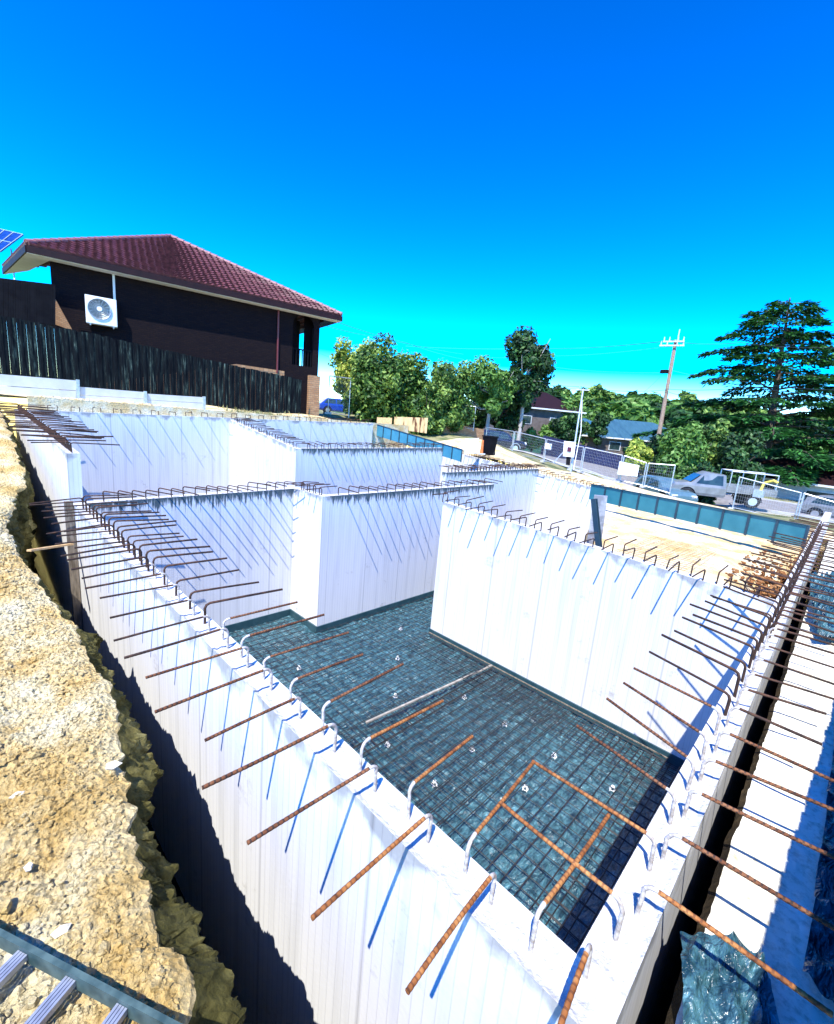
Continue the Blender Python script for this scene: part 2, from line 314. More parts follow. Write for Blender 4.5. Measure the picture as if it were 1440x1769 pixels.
# ------------------------------------------------------------ ground surfaces
CP=[(35.7,36.6,1.5),(22.7,29.5,2.1),(25.3,22.1,1.3),(39.8,31.8,.5),(60,34,.8),(55.4,33.5,1.3),(65.6,23.6,-.2),(77,37,.4),(22.1,10.3,.05),(51.5,16,-.7),(48,26.4,-1.1),(49,31.3,-.5),(37.2,8.5,-1.9),(33.4,6.6,-1.8),(40.3,9.8,-1.7),(30.7,8.1,-1.5),(47,9,-1.6),(36,-.4,-1.65),(56,29,.2),(19.8,14.1,.5),(58,6.3,-2.1),(27,24,1.3),(83,46,2),(2,21.5,1.65),(8,21.5,1.6),(14,20.5,1.5),(17,20.3,1.3),(0,24,2.35),(8,23.2,1.95),(14,23.5,1.85),(-10,22,2.4),(-10,60,3.5),(10,60,3.2),(27,39,1.75),(25.6,29.4,1.5),
    (34,23,.2),(42,28,-.1),(25,12,-.25),(29.8,7.8,-1.1),(36,5.7,-1.25),(34,0,-1.35),(24,0,-.9),(20,-3,-.5),(57,3,-2.7),(48,0,-1.9),(57,20,-1.2),(70,28,-1.0),(40,18,-.7),(20.5,16,.2),(21,9,-.4),(20.5,4,-.5),
    (30,-20,-1.5),(-10,-10,-.5),(0,-10,-.4),(10,-10,-.4),(-10,5,-.4),(-10,12,.3),(80,-20,-2),(120,-40,-3),(60,60,2),(40,90,5),(-60,0,0),(-60,80,4),(110,40,-1),(110,10,-2)]
CPa=np.array(CP)
def gz(x,y):
    d2=(CPa[:,0]-x)**2+(CPa[:,1]-y)**2+.5; wt=d2**-1.6; v=float((wt*CPa[:,2]).sum()/wt.sum())
    r=math.hypot(x,y)
    if r>130:
        t=min(1,(r-130)/170); t=t*t*(3-2*t); an=math.degrees(math.atan2(y,x))
        v+=t*(9*math.exp(-((an-20)/16)**2)+5)
    return v
def axis(segs):
    out=[]
    for a,b,n in segs: out+=list(np.linspace(a,b,n,endpoint=False))
    out.append(segs[-1][1]); return out
xs=axis([(-600,-60,9),(-60,-3,12),(-3,19.3,32),(19.3,70,60),(70,300,34),(300,900,10)])
ys=axis([(-600,-60,8),(-60,-3,14),(-3,19.75,30),(19.75,60,50),(60,300,34),(300,900,10)])
g=MB(); idx={}
for i,x in enumerate(xs):
    for j,y in enumerate(ys):
        idx[i,j]=len(g.v); r=math.hypot(x,y)
        g.v.append((x,y,gz(x,y)+(.04*fbm(x*.8,y*.8) if r<80 else 0)))
for i in range(len(xs)-1):
    for j in range(len(ys)-1):
        cx=(xs[i]+xs[i+1])/2; cy=(ys[j]+ys[j+1])/2
        if -3<cx<19.3 and -3<cy<19.75: continue
        g.f.append((idx[i,j],idx[i+1,j],idx[i+1,j+1],idx[i,j+1])); g.uv.append(None)
        g.mi.append(1 if math.hypot(cx,cy)>95 else (2 if (cy>19.7 and cx<20 and cy<22.6) or (cx>0 and cx<24+cy*.22 and -12<cy<=19.7) else 0))
struct(g.build('ground',[M['grass'],M['hill'],M['sand']],smooth=True))
# trench base under everything
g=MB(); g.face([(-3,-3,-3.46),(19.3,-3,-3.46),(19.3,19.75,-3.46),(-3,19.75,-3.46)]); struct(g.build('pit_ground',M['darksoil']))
# excavation back faces
g=MB(); g.face([(1.7,19.72,-3.4),(19.3,19.72,-3.4),(19.3,19.72,1.7),(1.7,19.72,1.7)]); g.face([(19.45,19.7,-3.4),(19.45,-3,-3.4),(19.45,-3,-.9),(19.45,8,-.5),(19.45,19.7,.6)])
struct(g.build('cut_ground',M['sand']))
# left bank: crumbly top, undercut rocky face
def bankz(y): return -.5+ (max(0,y-6)/14)**1.1*1.9
EP=[(-3,.45),(1,.40),(1.5,.47),(2.2,.46),(2.8,.53),(3.4,.60),(4.4,.70),(5.2,.72),(6.5,.60),(8,.42),(9.2,.42),(10,.55),(12,.85),(16,.95),(21,1.0)]
def edgex(y):
    for (a,b),(c,d) in zip(EP,EP[1:]):
        if a<=y<=c: return b+(d-b)*(y-a)/(c-a)
    return .6
def bank_pt(y,v):
    ex=edgex(y)+.11*fbm(y*1.1,3.1,0,3)+.045*fbm(y*7,8,0,5)+.02*abs(mn.noise(Vector((y*30,1,2)))); zt=bankz(y)
    if v<=0:   # top: v negative = distance from edge
        x=ex+v; n=.055*fbm(x*2.2,y*2.2,1,3)+.026*fbm(x*9,y*9,4,4)+.030*abs(fbm(x*22,y*22,9,3))+.10*max(0,.35+v)*fbm(x*5,y*5,14,3)
        return (x,y,zt+n*min(1,.35-v*2)-.05*math.exp(v*12))
    r=1-math.exp(-v*3)
    lump=.10*fbm(y*1.8,v*1.8,20,4)+.10*(round(3*fbm(y*3,v*3,33,3))/3)+.06*abs(fbm(y*8,v*8,30,4))
    xx=ex+.02-.02*v+ (.16*math.exp(-((v-.35)/.22)**2)*(1 if y<7 else .3)) + lump*min(1,v*5)
    return (xx,y+.05*fbm(y*6,v*6,50,3),zt-.05-v)
yy=list(np.arange(-3,.8,.12))+list(np.arange(.8,3.2,.0125))+list(np.arange(3.2,6,.022))+list(np.arange(6,11,.05))+list(np.arange(11,20.2,.12))
vv=[-6,-4.5,-3.2,-2.4,-1.8]+list(np.arange(-1.4,0,.0125))+[0,.01,.02,.035,.05]+list(np.arange(.07,1.4,.03))+list(np.arange(1.4,3.2,.15))
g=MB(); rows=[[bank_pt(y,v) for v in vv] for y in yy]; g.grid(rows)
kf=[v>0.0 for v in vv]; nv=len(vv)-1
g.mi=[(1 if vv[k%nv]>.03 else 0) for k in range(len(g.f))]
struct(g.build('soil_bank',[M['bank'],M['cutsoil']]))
# loose clods on the bank
def clod(mb,c,r,seed):
    rnd=random.Random(seed); n=5; rows=[]
    a0=rnd.random()*6; sx,sy,sz=[rnd.uniform(.6,1.3) for _ in range(3)]
    for k,(zz,rr) in enumerate(((-.6,.6),(0,1),(.6,.62))):
        rows.append([(c[0]+sx*r*rr*rnd.uniform(.75,1.2)*math.cos(a0+2*math.pi*q/n),c[1]+sy*r*rr*rnd.uniform(.75,1.2)*math.sin(a0+2*math.pi*q/n),c[2]+sz*r*zz*.8) for q in range(n)])
    mb.grid(rows,True); mb.face(rows[-1])
g=MB()
for k in range(9000):
    y=.9+ (random.random()**1.6)*9; ex=edgex(y); x=ex-abs(random.gauss(0,.55)); 
    v=x-ex-.11*fbm(y*1.1,3.1,0,3)-.045*fbm(y*7,8,0,5)-.02*abs(mn.noise(Vector((y*30,1,2))))
    if v>-.01: continue
    p=bank_pt(y,v); r=random.choice([.004,.006,.008,.011,.014])*(1+.1*y)
    if random.random()<.012: r*=2.2
    clod(g,(p[0],p[1],p[2]+r*.2),r,k)
tag(g.build('soil_clod',M['bank']),'loose crumbs of clay scattered over the soil bank','soil crumbs',kind='stuff')
for k,(a,b,r) in enumerate(((95,1415,.045),(50,1500,.03),(195,1325,.05),(105,1610,.035),(30,1375,.03))):
    p=at(a,b,z=bankz(2)-.0); g=MB(); clod(g,(0,0,r*.3),r,900+k); o=g.build('stone',M['cream']); o.location=p
    tag(o,['pale stone lying flat on the clay bank, mid way up','pale stone low on the clay bank near the ladder','large clod of clay at the rocky edge of the bank','white chip of stone just above the ladder rail','pale stone at the left frame edge of the clay bank'][k],'stone')
# right hand fill beside the wall
g=MB(); X=list(np.arange(-3,1.4,.4))+list(np.arange(1.4,6,.04))+list(np.arange(6,19.4,.2)); Y=[-3,-2,-1.2]+list(np.arange(-.8,.04,.02))
rows=[]
for x in X:
    e=.075+.012*fbm(x*3,1)+.006*fbm(x*14,1)
    r=[(x,y+(e-.04)*(1 if y>-.03 else 0),-.2-.03*max(0,x-8)+.008*fbm(x*2,y*2)+.004*fbm(x*9,y*9)) for y in Y]
    r+= [(x,e+.01,-.23-.03*max(0,x-8)),(x,e-.01,-.6),(x,e+.02,-3.4)]; rows.append(r)
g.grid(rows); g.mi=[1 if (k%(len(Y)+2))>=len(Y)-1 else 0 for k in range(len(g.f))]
struct(g.build('fill_ground',[M['cream'],M['darksoil']],smooth=False))
# sand platform behind the slab wall
SB=[(8.2,3.12),(14.2,5.55),(19.25,7.3)]
def sby(x):
    for (a,b),(c,d) in zip(SB,SB[1:]):
        if a<=x<=c: return b+(d-b)*(x-a)/(c-a)
    return SB[-1][1]
g=MB(); rows=[]
for x in np.arange(8.2,19.26,.13):
    yb=sby(min(x,19.24)); r=[(x,.386,-1.6)]
    for t in np.linspace(0,1,46):
        y=.6+(yb-.6)*t; z=-.25-.012*(x-8.2)+.05*fbm(x*.7,y*.7)+.02*fbm(x*3,y*3)
        z-= .75*math.exp(-((x-10.3)/1.2)**2-((y-.55)/.42)**2)
        if x<9.0: z-=.12
        r.append((x,y,z))
    r+=[(x,yb+.15,-.9+.1*fbm(x,3)),(x,yb+.4,-2),(x,yb+.6,-3.4)]; rows.append(r)
g.grid(rows); struct(g.build('sand_ground',M['sand'],smooth=True))
g=MB()
for k in range(260):
    x=random.gauss(10.5,.8); y=.42+abs(random.gauss(0,.28)); clod(g,(x,y,-.42+random.uniform(-.3,.1)),random.uniform(.02,.075),k+50)
for k in range(160):
    x=random.uniform(9.5,13.5); clod(g,(x,random.uniform(.45,1.3)+.0,-.3),random.uniform(.015,.045),k+450)
tag(g.build('clay_rubble',M['brownrock']),'brown clay rubble heaped in the hollow beside the right wall','rubble',kind='stuff')
# ------------------------------------------------------------ basement walls
def quadwall(mb,p0,p1,n,th,z0,z1,zb=-3.42,jag=0):
    """vertical wall from p0 to p1 (plan), thickness th along n; face 0 materials: 0 panel, 1 top"""
    p0=Vector((*p0,0)); p1=Vector((*p1,0)); n=Vector((*n,0))*th; L=(p1-p0).length
    N=max(2,int(L/.12)); 
    def P(t,s,z): q=p0+(p1-p0)*t+n*s; return (q.x,q.y,z)
    def side(s,flip):
        for k in range(N):
            t0,t1=k/N,(k+1)/N; za=z0+(z1-z0)*t0; zc=z0+(z1-z0)*t1
            f=[P(t0,s,zb),P(t1,s,zb),P(t1,s,zc),P(t0,s,za)]; u=[(t0*L,za-zb),(t1*L,zc-zb),(t1*L,0),(t0*L,0)]
            if flip: f=f[::-1];u=u[::-1]
            mb.cur=0; mb.face(f,u)
    side(0,False); side(1,True)
    for t,z in ((0,z0),(1,z1)):
        f=[P(t,0,zb),P(t,0,z),P(t,1,z),P(t,1,zb)]; u=[(0,z-zb),(0,0),(th,0),(th,z-zb)]; mb.cur=0; mb.face(f,u)
    M_=6; rows=[]
    for k in range(N+1):
        t=k/N; z=z0+(z1-z0)*t; q=p0+(p1-p0)*t
        rows.append([P(t,s/M_,z-(0 if s in(0,M_) or k in (0,N) else .012+.012*fbm(q.x*6+s,q.y*6,3))) for s in range(M_+1)])
    mb.cur=1; mb.grid(rows); mb.cur=0
def make_wall(label,p0,p1,n,z0,z1,th=.2,drip=False,group='white basement walls'):
    r=root('basement_wall',(p0[0],p0[1],-3.42),label,'wall',group)
    g=MB(); quadwall(g,p0,p1,n,th,z0,z1); g.build('wall_panel',[M['wall_drip' if drip else 'wall'],M['top']],r)
    return r
wA=make_wall('white near left wall with alternating rusty bars, running from the front corner beside the trench',(1.34,.195),(1.34,9.95),(1,0),0,0)
wB=make_wall('long white right hand wall running to the far right frame edge, bars over the cream fill',(1.54,.195),(23.,.195),(0,1),0,-.02,.19)
wA2=make_wall('higher white wall at the far left edge of the photo, crowded with bars',(1.34,10.06),(1.34,19.5),(1,0),.89,1.25)
wC=make_wall('big free standing white wall in the middle of the pit, long shadows of bars down its face',(8.0,.385),(8.0,6.78),(1,0),-.10,.17,.2)
jx=5.76
wD=make_wall('white cross wall between the timber post and the projecting block',(1.54,9.75),(jx+.2,9.75),(0,1),.02,.10,drip=True)
wJ=make_wall('short bright return face of the projecting block beside the steel mesh floor',(jx,8.5),(jx,9.75),(1,0),.12,.10)
wD2=make_wall('white cross wall right of the projecting block, slanting bar shadows, ending behind the big wall',(jx+.2,8.5),(12.6,8.5),(0,1),.12,.14,drip=True)
wG=make_wall('white rear cross wall with a dense row of bars in front of the site fence',(12.4,10.5),(19.1,10.5),(0,1),.26,.30,drip=True)
wE=make_wall('bright far wall facing the pit, below the street and meter box',(19.1,4.6),(19.1,17.),(1,0),-.42,.62)
wF=make_wall('rear white wall under the sleeper edging with long slanted shadows',(1.54,19.5),(16.3,19.5),(0,1),1.25,1.65)
wF2=make_wall('bright white stepped wall running toward the camera in the middle distance',(8.3,14.0),(8.3,19.5),(1,0),.68,1.35)
wF3=make_wall('middle distance white wall streaked with dark slurry runs below its top',(8.5,14.0),(16.1,14.0),(0,1),.70,.86,drip=True)
# ------------------------------------------------------------ starter bars
BR=.0098
def barmesh(name,L,h,drop,m,seed,r=BR,base_len=.10,side=0,n=7):
    rnd=random.Random(seed); pts=[Vector((0,0,-.03))]; R_=.045
    x0=0; pts.append(Vector((rnd.uniform(-.006,.006),0,h-R_)))
    for k in range(1,5):
        a=math.pi/2*k/5; pts.append(Vector((R_*(1-math.cos(a)),0,h-R_+R_*math.sin(a))))
    for k in range(0,7):
        t=k/6; pts.append(Vector((R_+(L-R_)*t,side*t*t,h-drop*t)))
    # ribbed radius: resample finely
    fine=[pts[0]]
    for a,b in zip(pts,pts[1:]):
        q=max(1,int((b-a).length/.008))
        for k in range(1,q+1): fine.append(a.lerp(b,k/q))
    rr=[r*(1.04 if k%3 else .95) for k in range(len(fine))]
    g=MB(); g.cur=0; g.tube(fine,rr,n)
    # cement splash on the upright and bend
    nf=len(fine); nc=int((h+.03)/.008)
    g.mi=[1 if (k//n)<nc and k<n*(nf-1) else (2 if ((k//n)+(k%n)//3)%3==0 else 0) for k in range(len(g.f))]  # darker helical faces paint shade into the rib grooves
    me=g.build(name,[m,M['cement_bar'],M['rust_groove_shade'] if m is M['rust_orange'] else M['rust_dark']],None,smooth=True); return me
def barmesh_far(name,L,h,drop,m,seed,r=BR):
    g=MB(); R_=.04; pts=[Vector((0,0,-.03)),Vector((0,0,h-R_)),Vector((R_*.3,0,h-R_*.3)),Vector((R_,0,h)),Vector((L*.5,0,h-drop*.4)),Vector((L,0,h-drop))]
    g.tube(pts,r*1.2,5); return g.build(name,m,None,smooth=True)
TM={}
def tmpl(kind,L,i):
    key=(kind,round(L,2),i)
    if key not in TM:
        rnd=random.Random(hash(str(key))%1000 if False else i*13+int(L*100)); h=rnd.uniform(.155,.19); dr=rnd.uniform(-.015,.03)
        if kind=='far': o=barmesh_far('starter_bar',L,h,dr,M['rust_dark'],i)
        elif kind=='farc': o=barmesh_far('starter_bar',L,h,dr,M['rust_mid'],i)
        else: o=barmesh('starter_bar',L,h,dr,M[kind],i,side=rnd.uniform(-.02,.02))
        me=o.data; bpy.data.objects.remove(o); TM[key]=me
    return TM[key]
NB=0
def bar(wall,x,y,z,rz,L=.66,kind='far',i=0,jit=1):
    global NB; NB+=1
    o=bpy.data.objects.new('starter_bar',tmpl(kind,L,i%4)); COL.objects.link(o); o.parent=wall
    off=WO[wall.name]; o.location=Vector((x,y,z))-off
    o.rotation_euler=(random.gauss(0,.035)*jit,random.gauss(0,.025)*jit,rz+random.gauss(0,.03)*jit)
    if kind=='far' or jit==1: o.scale=(random.uniform(.82,1.14),1,random.uniform(.9,1.15))
    return o
PI=math.pi
# near left wall: bars out over the trench (-x) and in over the pit (+x)
k=0; y=.73
while y<9.7:
    J=0 if k==0 else 1
    kd='rust_orange' if y<1.2 else ('rust_mid' if y<3.3 else ('rust_dark' if y<5.5 else 'far'))
    if .6<y: bar(wA,1.445,y,0,PI,.67,kd,k)
    y2=y+.16 if k else .889
    kd2='rust_orange' if y2<2.0 else ('rust_mid' if y2<3.6 else 'far')
    bar(wA,1.468,y2,0,0 if k else .083,.70 if k else .67,kd2,k+1,J)
    y+=(.385 if y<5 else .27)+random.uniform(-.02,.02); k+=1
bar(wA,1.416,.518,0,-.04,.69,'rust_orange',2,0); bar(wA,1.50,.33,0,PI*1.02,.5,'rust_orange',3)
# higher left wall
y=10.2; k=0
while y<19.4:
    z=.89+.36*(y-10.06)/9.4
    bar(wA2,1.44,y,z,PI,.62,'far',k); bar(wA2,1.44,y+.13,z,0,.72,'far',k+1); y+=.27; k+=1
# right wall
for bx,by,lx in ((1.927,.277,.47),(2.199,.299,.5)): pass
x=1.886; k=0
while x<17.5:
    kd='rust_orange' if x<2.0 else ('rust_mid' if x<3.6 else ('rust_dark' if x<6 else 'far'))
    bar(wB,x,.272,0,-PI/2+.08,.60 if x<5 else .55,kd,k,.4 if k<3 else 1)
    x+=(.385 if x<5 else .27)+random.uniform(-.02,.02); k+=1
bar(wB,1.718,.30,0,PI/2-.02,.61,'rust_orange',1,0); bar(wB,2.149,.30,0,PI/2+.0,.66,'rust_orange',2,0)
x=2.52; k=0
while x<17.5:
    bar(wB,x,.31,0,PI/2-.33+.1*(k%3==0),.64,'rust_mid' if x<3.9 else 'far',k,.8)
    x+=(.37 if x<5 else .27)+random.uniform(-.03,.03); k+=1
# big middle wall
y=.6;k=0
while y<6.75:
    z=-.10+.27*(y-.385)/6.4
    bar(wC,8.08,y,z,PI,.58,'far',k); 
    bar(wC,8.12,y+.18,z,0,.6,'far',k+1)
    y+=.36; k+=1
def rowx(w,x0,x1,y,z0,z1,st,L=.62,both=True,kind='far',sk=0):
    x=x0;k=0
    while x<x1:
        z=z0+(z1-z0)*(x-x0)/(x1-x0); bar(w,x,y,z,-PI/2+sk,L,kind,k)
        if both: bar(w,x+st*.4,y+.03,z,PI/2,L,kind,k+1)
        x+=st; k+=1
rowx(wD,1.82,jx-.05,9.84,.02,.10,.232,.70,False,'far',.40)
y=8.7;k=0
while y<9.6: bar(wJ,jx+.1,y,.11,PI,.45,'far',k); bar(wJ,jx+.1,y+.1,.11,0,.45,'far',k); y+=.26;k+=1
rowx(wD2,jx+.5,12.4,8.6,.12,.14,.31,.64,False,'far',.06)
rowx(wG,12.6,19.0,10.6,.26,.30,.2,.55)
rowx(wF,2.2,16.1,19.6,1.25,1.65,.62,.62)
rowx(wF3,8.8,15.9,14.1,.70,.86,.30,.55,True)
y=14.2;k=0
while y<19.3: bar(wF2,8.4,y,.68+.67*(y-14)/5.5,0,.6,'far',k); (bar(wF2,8.4,y+.15,.68+.67*(y-14)/5.5,PI,.3,'far',k) if k%3==0 else None); y+=.22;k+=1
y=5;k=0
while y<16.8: bar(wE,19.2,y,-.42+1.04*(y-4.6)/12.4,PI,.62,'far',k); bar(wE,19.2,y+.15,-.42+1.04*(y-4.6)/12.4,0,.6,'far',k+1); y+=.3;k+=1
for m in []: pass
# steel column and white return at the end of the sand
cb=at(1034,950,x=9.0); ct=at(1024,862,x=9.0)
r=root('steel_column',cb,'teal steel column standing on a white block behind the big wall','column')
g=MB(); g.beam(cb-Vector((0,0,.05)),ct,.10,.012,(1,0,0)); g.beam(cb+Vector((.05,0,-.05)),ct+Vector((.05,0,0)),.012,.10,(1,0,0)); g.beam(cb+Vector((.10,0,-.05)),ct+Vector((.10,0,0)),.10,.012,(1,0,0)); g.build('column_shaft',M['tealdark'],r)
g=MB(); g.box(cb+Vector((.05,0,-.04)),(.24,.24,.03)); g.build('base_plate',M['galv'],r)
q=[at(1012,945,x=9.7),at(1036,955,x=9.7),at(1049,858,x=9.7),at(1026,856,x=9.7)]
g=MB(); g.hexa([q[1],q[0],q[0]+Vector((.15,.06,0)),q[1]+Vector((.15,.06,0)),q[2],q[3],q[3]+Vector((.15,.06,0)),q[2]+Vector((.15,.06,0))])
tag(g.build('concrete_stub',M['wall']),'small white upright panel directly behind the teal column','panel')
# ------------------------------------------------------------ teal edge boards
def edge_board(name,label,a,b,hh,n,th,m,jm):
    a=Vector(a);b=Vector(b); r=root(name,a,label,'edge board'); d=(b-a)/n; nrm=Vector((-d.y,d.x,0)).normalized()
    for k in range(n):
        p=a+d*k; q=a+d*(k+1); g=MB(); e=d*.02
        g.hexa([p+e,q-e,q-e+nrm*th,p+e+nrm*th,p+e+Vector((0,0,hh)),q-e+Vector((0,0,hh)),q-e+nrm*th+Vector((0,0,hh)),p+e+nrm*th+Vector((0,0,hh))]); g.build('board_panel',m,r)
        g=MB(); g.beam(q-nrm*.012+Vector((0,0,-.02)),q-nrm*.012+Vector((0,0,hh+.015)),.05,.03,nrm); g.build('joiner',jm,r)
    g=MB(); g.beam(a+Vector((0,0,hh+.01))-nrm*.01,b+Vector((0,0,hh+.01))-nrm*.01,.05,.02); g.build('top_rail',M['tealdark'] if m is M['teal'] else jm,r)
    return r
a=at(1016,862,x=14.6); b=at(1408,950,x=13.2); b.y=max(b.y,.42)
edge_board('edge_board','long teal board fence of square panels along the far side of the sand platform',a,b,.50,10,.06,M['teal'],M['tealdark'])
a=at(648,752,d=25.5); b=at(796,798,d=22.5)
edge_board('edge_board','shorter blue teal edge board behind the streaked wall, below the ply sheets',a,b,.62,10,.06,M['tealblue'],M['tealdark'])
# ------------------------------------------------------------ pit floor
FZ=-3.3
g=MB(); X=np.arange(1.5,12.4,.026); Y=np.arange(.36,10.0,.026)
def rid(x,y,q): return (1-min(1,2.6*abs(mn.noise(Vector((x,y,q))))))**2
def crink(x,y):
    wx=x+.25*mn.noise(Vector((x*1.3,y*1.3,7))); wy=y+.25*mn.noise(Vector((x*1.3,y*1.3,9)))
    return .034*rid(wx*1.7+wy*1.1,wy*3.2-wx,2)+.026*rid(wx*3.4-wy*2.2,wy*4.6+wx*1.2,5)+.012*rid(wx*8+wy*3,wy*9,8)+.02*mn.noise(Vector((x,y,1)))
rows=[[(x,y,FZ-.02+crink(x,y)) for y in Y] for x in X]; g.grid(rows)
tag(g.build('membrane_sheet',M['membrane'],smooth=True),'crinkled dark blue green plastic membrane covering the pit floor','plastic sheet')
def strip(a,b,label):
    a=Vector((*a,FZ));b=Vector((*b,FZ)); d=(b-a).normalized(); n=Vector((-d.y,d.x,0)); g=MB()
    g.beam(a+Vector((0,0,.09)),b+Vector((0,0,.09)),.03,.20); g.beam(a+n*.06+Vector((0,0,.03)),b+n*.06+Vector((0,0,.03)),.10,.02)
    tag(g.build('membrane_upturn',M['upturn']),label,'plastic edge',group='dark membrane edges along wall bases')
strip((7.98,6.8),(7.98,.4),'dark plastic strip along the foot of the big middle wall')
strip((1.56,9.73),(5.74,9.73),'dark plastic strip along the foot of the left cross wall')
strip((5.74,9.73),(5.74,8.48),'short dark plastic strip at the foot of the projecting block')
strip((5.74,8.48),(12.4,8.48),'dark plastic strip along the foot of the right cross wall')
def mesh_sheet(x0,x1,y0,y1,z,label,m,st=.2,r=.0075,grp='steel mesh sheets on the pit floor',name='steel_mesh',zf=None):
    g=MB(); zf=zf or (lambda x,y:z)
    x=x0
    while x<=x1+1e-4:
        g.tube([(x,y0+(y1-y0)*t/8,zf(x,y0+(y1-y0)*t/8)+.015*mn.noise(Vector((x,t,z)))) for t in range(9)],r,4,False); x+=st
    y=y0
    while y<=y1+1e-4:
        g.tube([(x0+(x1-x0)*t/8,y,zf(x0+(x1-x0)*t/8,y)+.011+.015*mn.noise(Vector((y,t,z)))) for t in range(9)],r,4,False); y+=st
    tag(g.build(name,m),label,'steel mesh',grp)
mesh_sheet(1.75,7.85,.55,4.75,FZ+.10,'steel mesh sheet at the near end of the pit floor, under the orange bars',M['meshwire'])
mesh_sheet(1.75,7.85,4.55,8.35,FZ+.115,'steel mesh sheet in the middle of the pit floor beyond the white batten',M['meshwire'])
mesh_sheet(1.75,5.5,8.2,9.5,FZ+.13,'small steel mesh sheet in the alcove left of the projecting block',M['meshwire'])
mesh_sheet(1.85,7.8,2.9,5.3,FZ+.135,'lapped steel mesh sheet crossing the pit floor around the pale batten',M['meshwire'])
mesh_sheet(7.9,12.2,6.95,8.35,FZ+.12,'steel mesh sheet passing through the gap beside the big middle wall',M['meshwire'])
mesh_sheet(1.85,7.75,.6,1.5,FZ+.20,'upper layer of steel mesh along the right wall, partly in its shadow',M['meshwire'],.2)
mesh_sheet(6.9,7.75,.6,6.7,FZ+.20,'upper layer of steel mesh along the foot of the big middle wall',M['meshwire'],.2)
zf=lambda x,y:-.13-.012*(x-8.2)
mesh_sheet(8.5,11.3,1.7,3.0,-.1,'small yellow rusted mesh lying on the sand behind the big wall',M['meshyellow'],.17,.005,'mesh on sand','steel_mesh',zf)
# white batten across the floor
g=MB(); g.beam((4.5,5.04,FZ+.17),(7.85,4.77,FZ+.17),.04,.03); tag(g.build('timber_batten',M['batten']),'long pale batten lying across the steel mesh floor','batten')
g=MB(); g.beam((7.86,6.7,FZ+.16),(7.86,1.2,FZ+.16),.02,.02); tag(g.build('timber_batten',M['oldtimber']),'thin grey batten along the foot of the big middle wall','batten')
# bar chairs
cg=None; CH=[]
for i in range(6):
    for j in range(9):
        x=2.55+i*1.0; y=.6+j*.97
        if random.random()<.45: continue
        if y>8.2 and x>5.2: continue
        CH.append((x+random.uniform(-.05,.05),y+random.uniform(-.05,.05)))
for k,(x,y) in enumerate(CH):
    r=root('bar_chair',(x,y,FZ+.02),'small white plastic bar chair propping the steel mesh off the membrane','bar chair','white bar chairs under the mesh')
    if k==0:
        g=MB()
        for q in range(4):
            a=q*PI/2; g.beam((.06*math.cos(a),.06*math.sin(a),0),(.02*math.cos(a),.02*math.sin(a),.10),.014,.014)
        p1=g.build('chair_legs',M['white'],r,local=True)
        g=MB(); ring=[(.055*math.cos(t*PI/6),.055*math.sin(t*PI/6),.03) for t in range(13)]; g.tube(ring,.008,5,False); 
        ring=[(.028*math.cos(t*PI/6),.028*math.sin(t*PI/6),.095) for t in range(13)]; g.tube(ring,.009,5,False); p2=g.build('chair_ring',M['white'],r,local=True)
    else:
        for p in (p1,p2): c=p.copy(); COL.objects.link(c); c.parent=r
    r.rotation_euler=(0,0,random.random()*3); r.scale=(.75,.75,.75)
# ------------------------------------------------------------ trench props
pt=at(118,866,x=1.27)
r=root('timber_post',(1.24,9.43,-3.4),'dark weathered timber post standing in the left trench','post')
g=MB(); g.beam((1.27,9.47,-3.4),pt,.10,.12,(1,0,0)); g.build('post_shaft',M['oldtimber'],r)
g=MB(); g.beam(at(50,951,x=.60),at(124,940,x=1.24),.06,.03); tag(g.build('timber_prop',M['timber']),'pale timber prop wedged between the soil bank and the dark post','prop')
# ------------------------------------------------------------ ladder in the corner
a=at(-60,1588,z=-.41); b=at(262,1760,z=-.45); d=(b-a); L=d.length; d.normalize(); sd=Vector((0,0,1)).cross(d).normalized(); 
a2=at(-140,1700,z=-.36); 
r=root('ladder',a,'aluminium ladder lying on the clay bank in the bottom left corner','ladder')
g=MB(); g.beam(a,a+d*(L+.4),.022,.075); g.build('stile',M['ladderrail'],r)
g=MB(); g.beam(a-sd*.36,a-sd*.36+d*(L+.4),.022,.075); g.build('stile',M['ladderrail'],r)
for t in np.arange(.10,L+.3,.27):
    p=a+d*t; g=MB(); 
    for q in (-.021,-.007,.007,.021): g.beam(p-sd*.012+d*q,p-sd*.35+d*q,.0115,.030)
    g.build('rung',M['alum'],r)
# ------------------------------------------------------------ loose plastic on the right
def sheet(label,pts,z,amp,seed,m,nx=26):
    """crumpled sheet over a quad given by 4 plan points"""
    P4=[Vector((*p,z)) for p in pts]; g=MB(); rows=[]
    for i in range(nx+1):
        u=i/nx; row=[]
        for j in range(nx+1):
            v=j/nx; p=P4[0].lerp(P4[1],u).lerp(P4[3].lerp(P4[2],u),v)
            e=.04*mn.noise(Vector((u*5,v*5,seed)))
            p=p+Vector((e,e*.7,.02+amp*(.5+.5*mn.noise(Vector((p.x*3,p.y*4,seed)))+.9*rid(p.x*4+seed,p.y*6+p.x,seed)+.3*rid(p.x*11,p.y*13,seed))))
            row.append(p)
        rows.append(row)
    g.grid(rows); g2=g.build('plastic_sheet',m,smooth=True); tag(g2,label,'plastic sheet'); return g2
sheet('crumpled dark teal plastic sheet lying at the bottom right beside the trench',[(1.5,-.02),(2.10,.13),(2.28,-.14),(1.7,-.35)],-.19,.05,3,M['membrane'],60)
sheet('dark plastic sheet bunched over the fill at the right frame edge, above the near bars',[(6.9,-.12),(9.9,.15),(11.5,-.6),(7.5,-.9)],-.2,.18,9,M['membrane'],50)
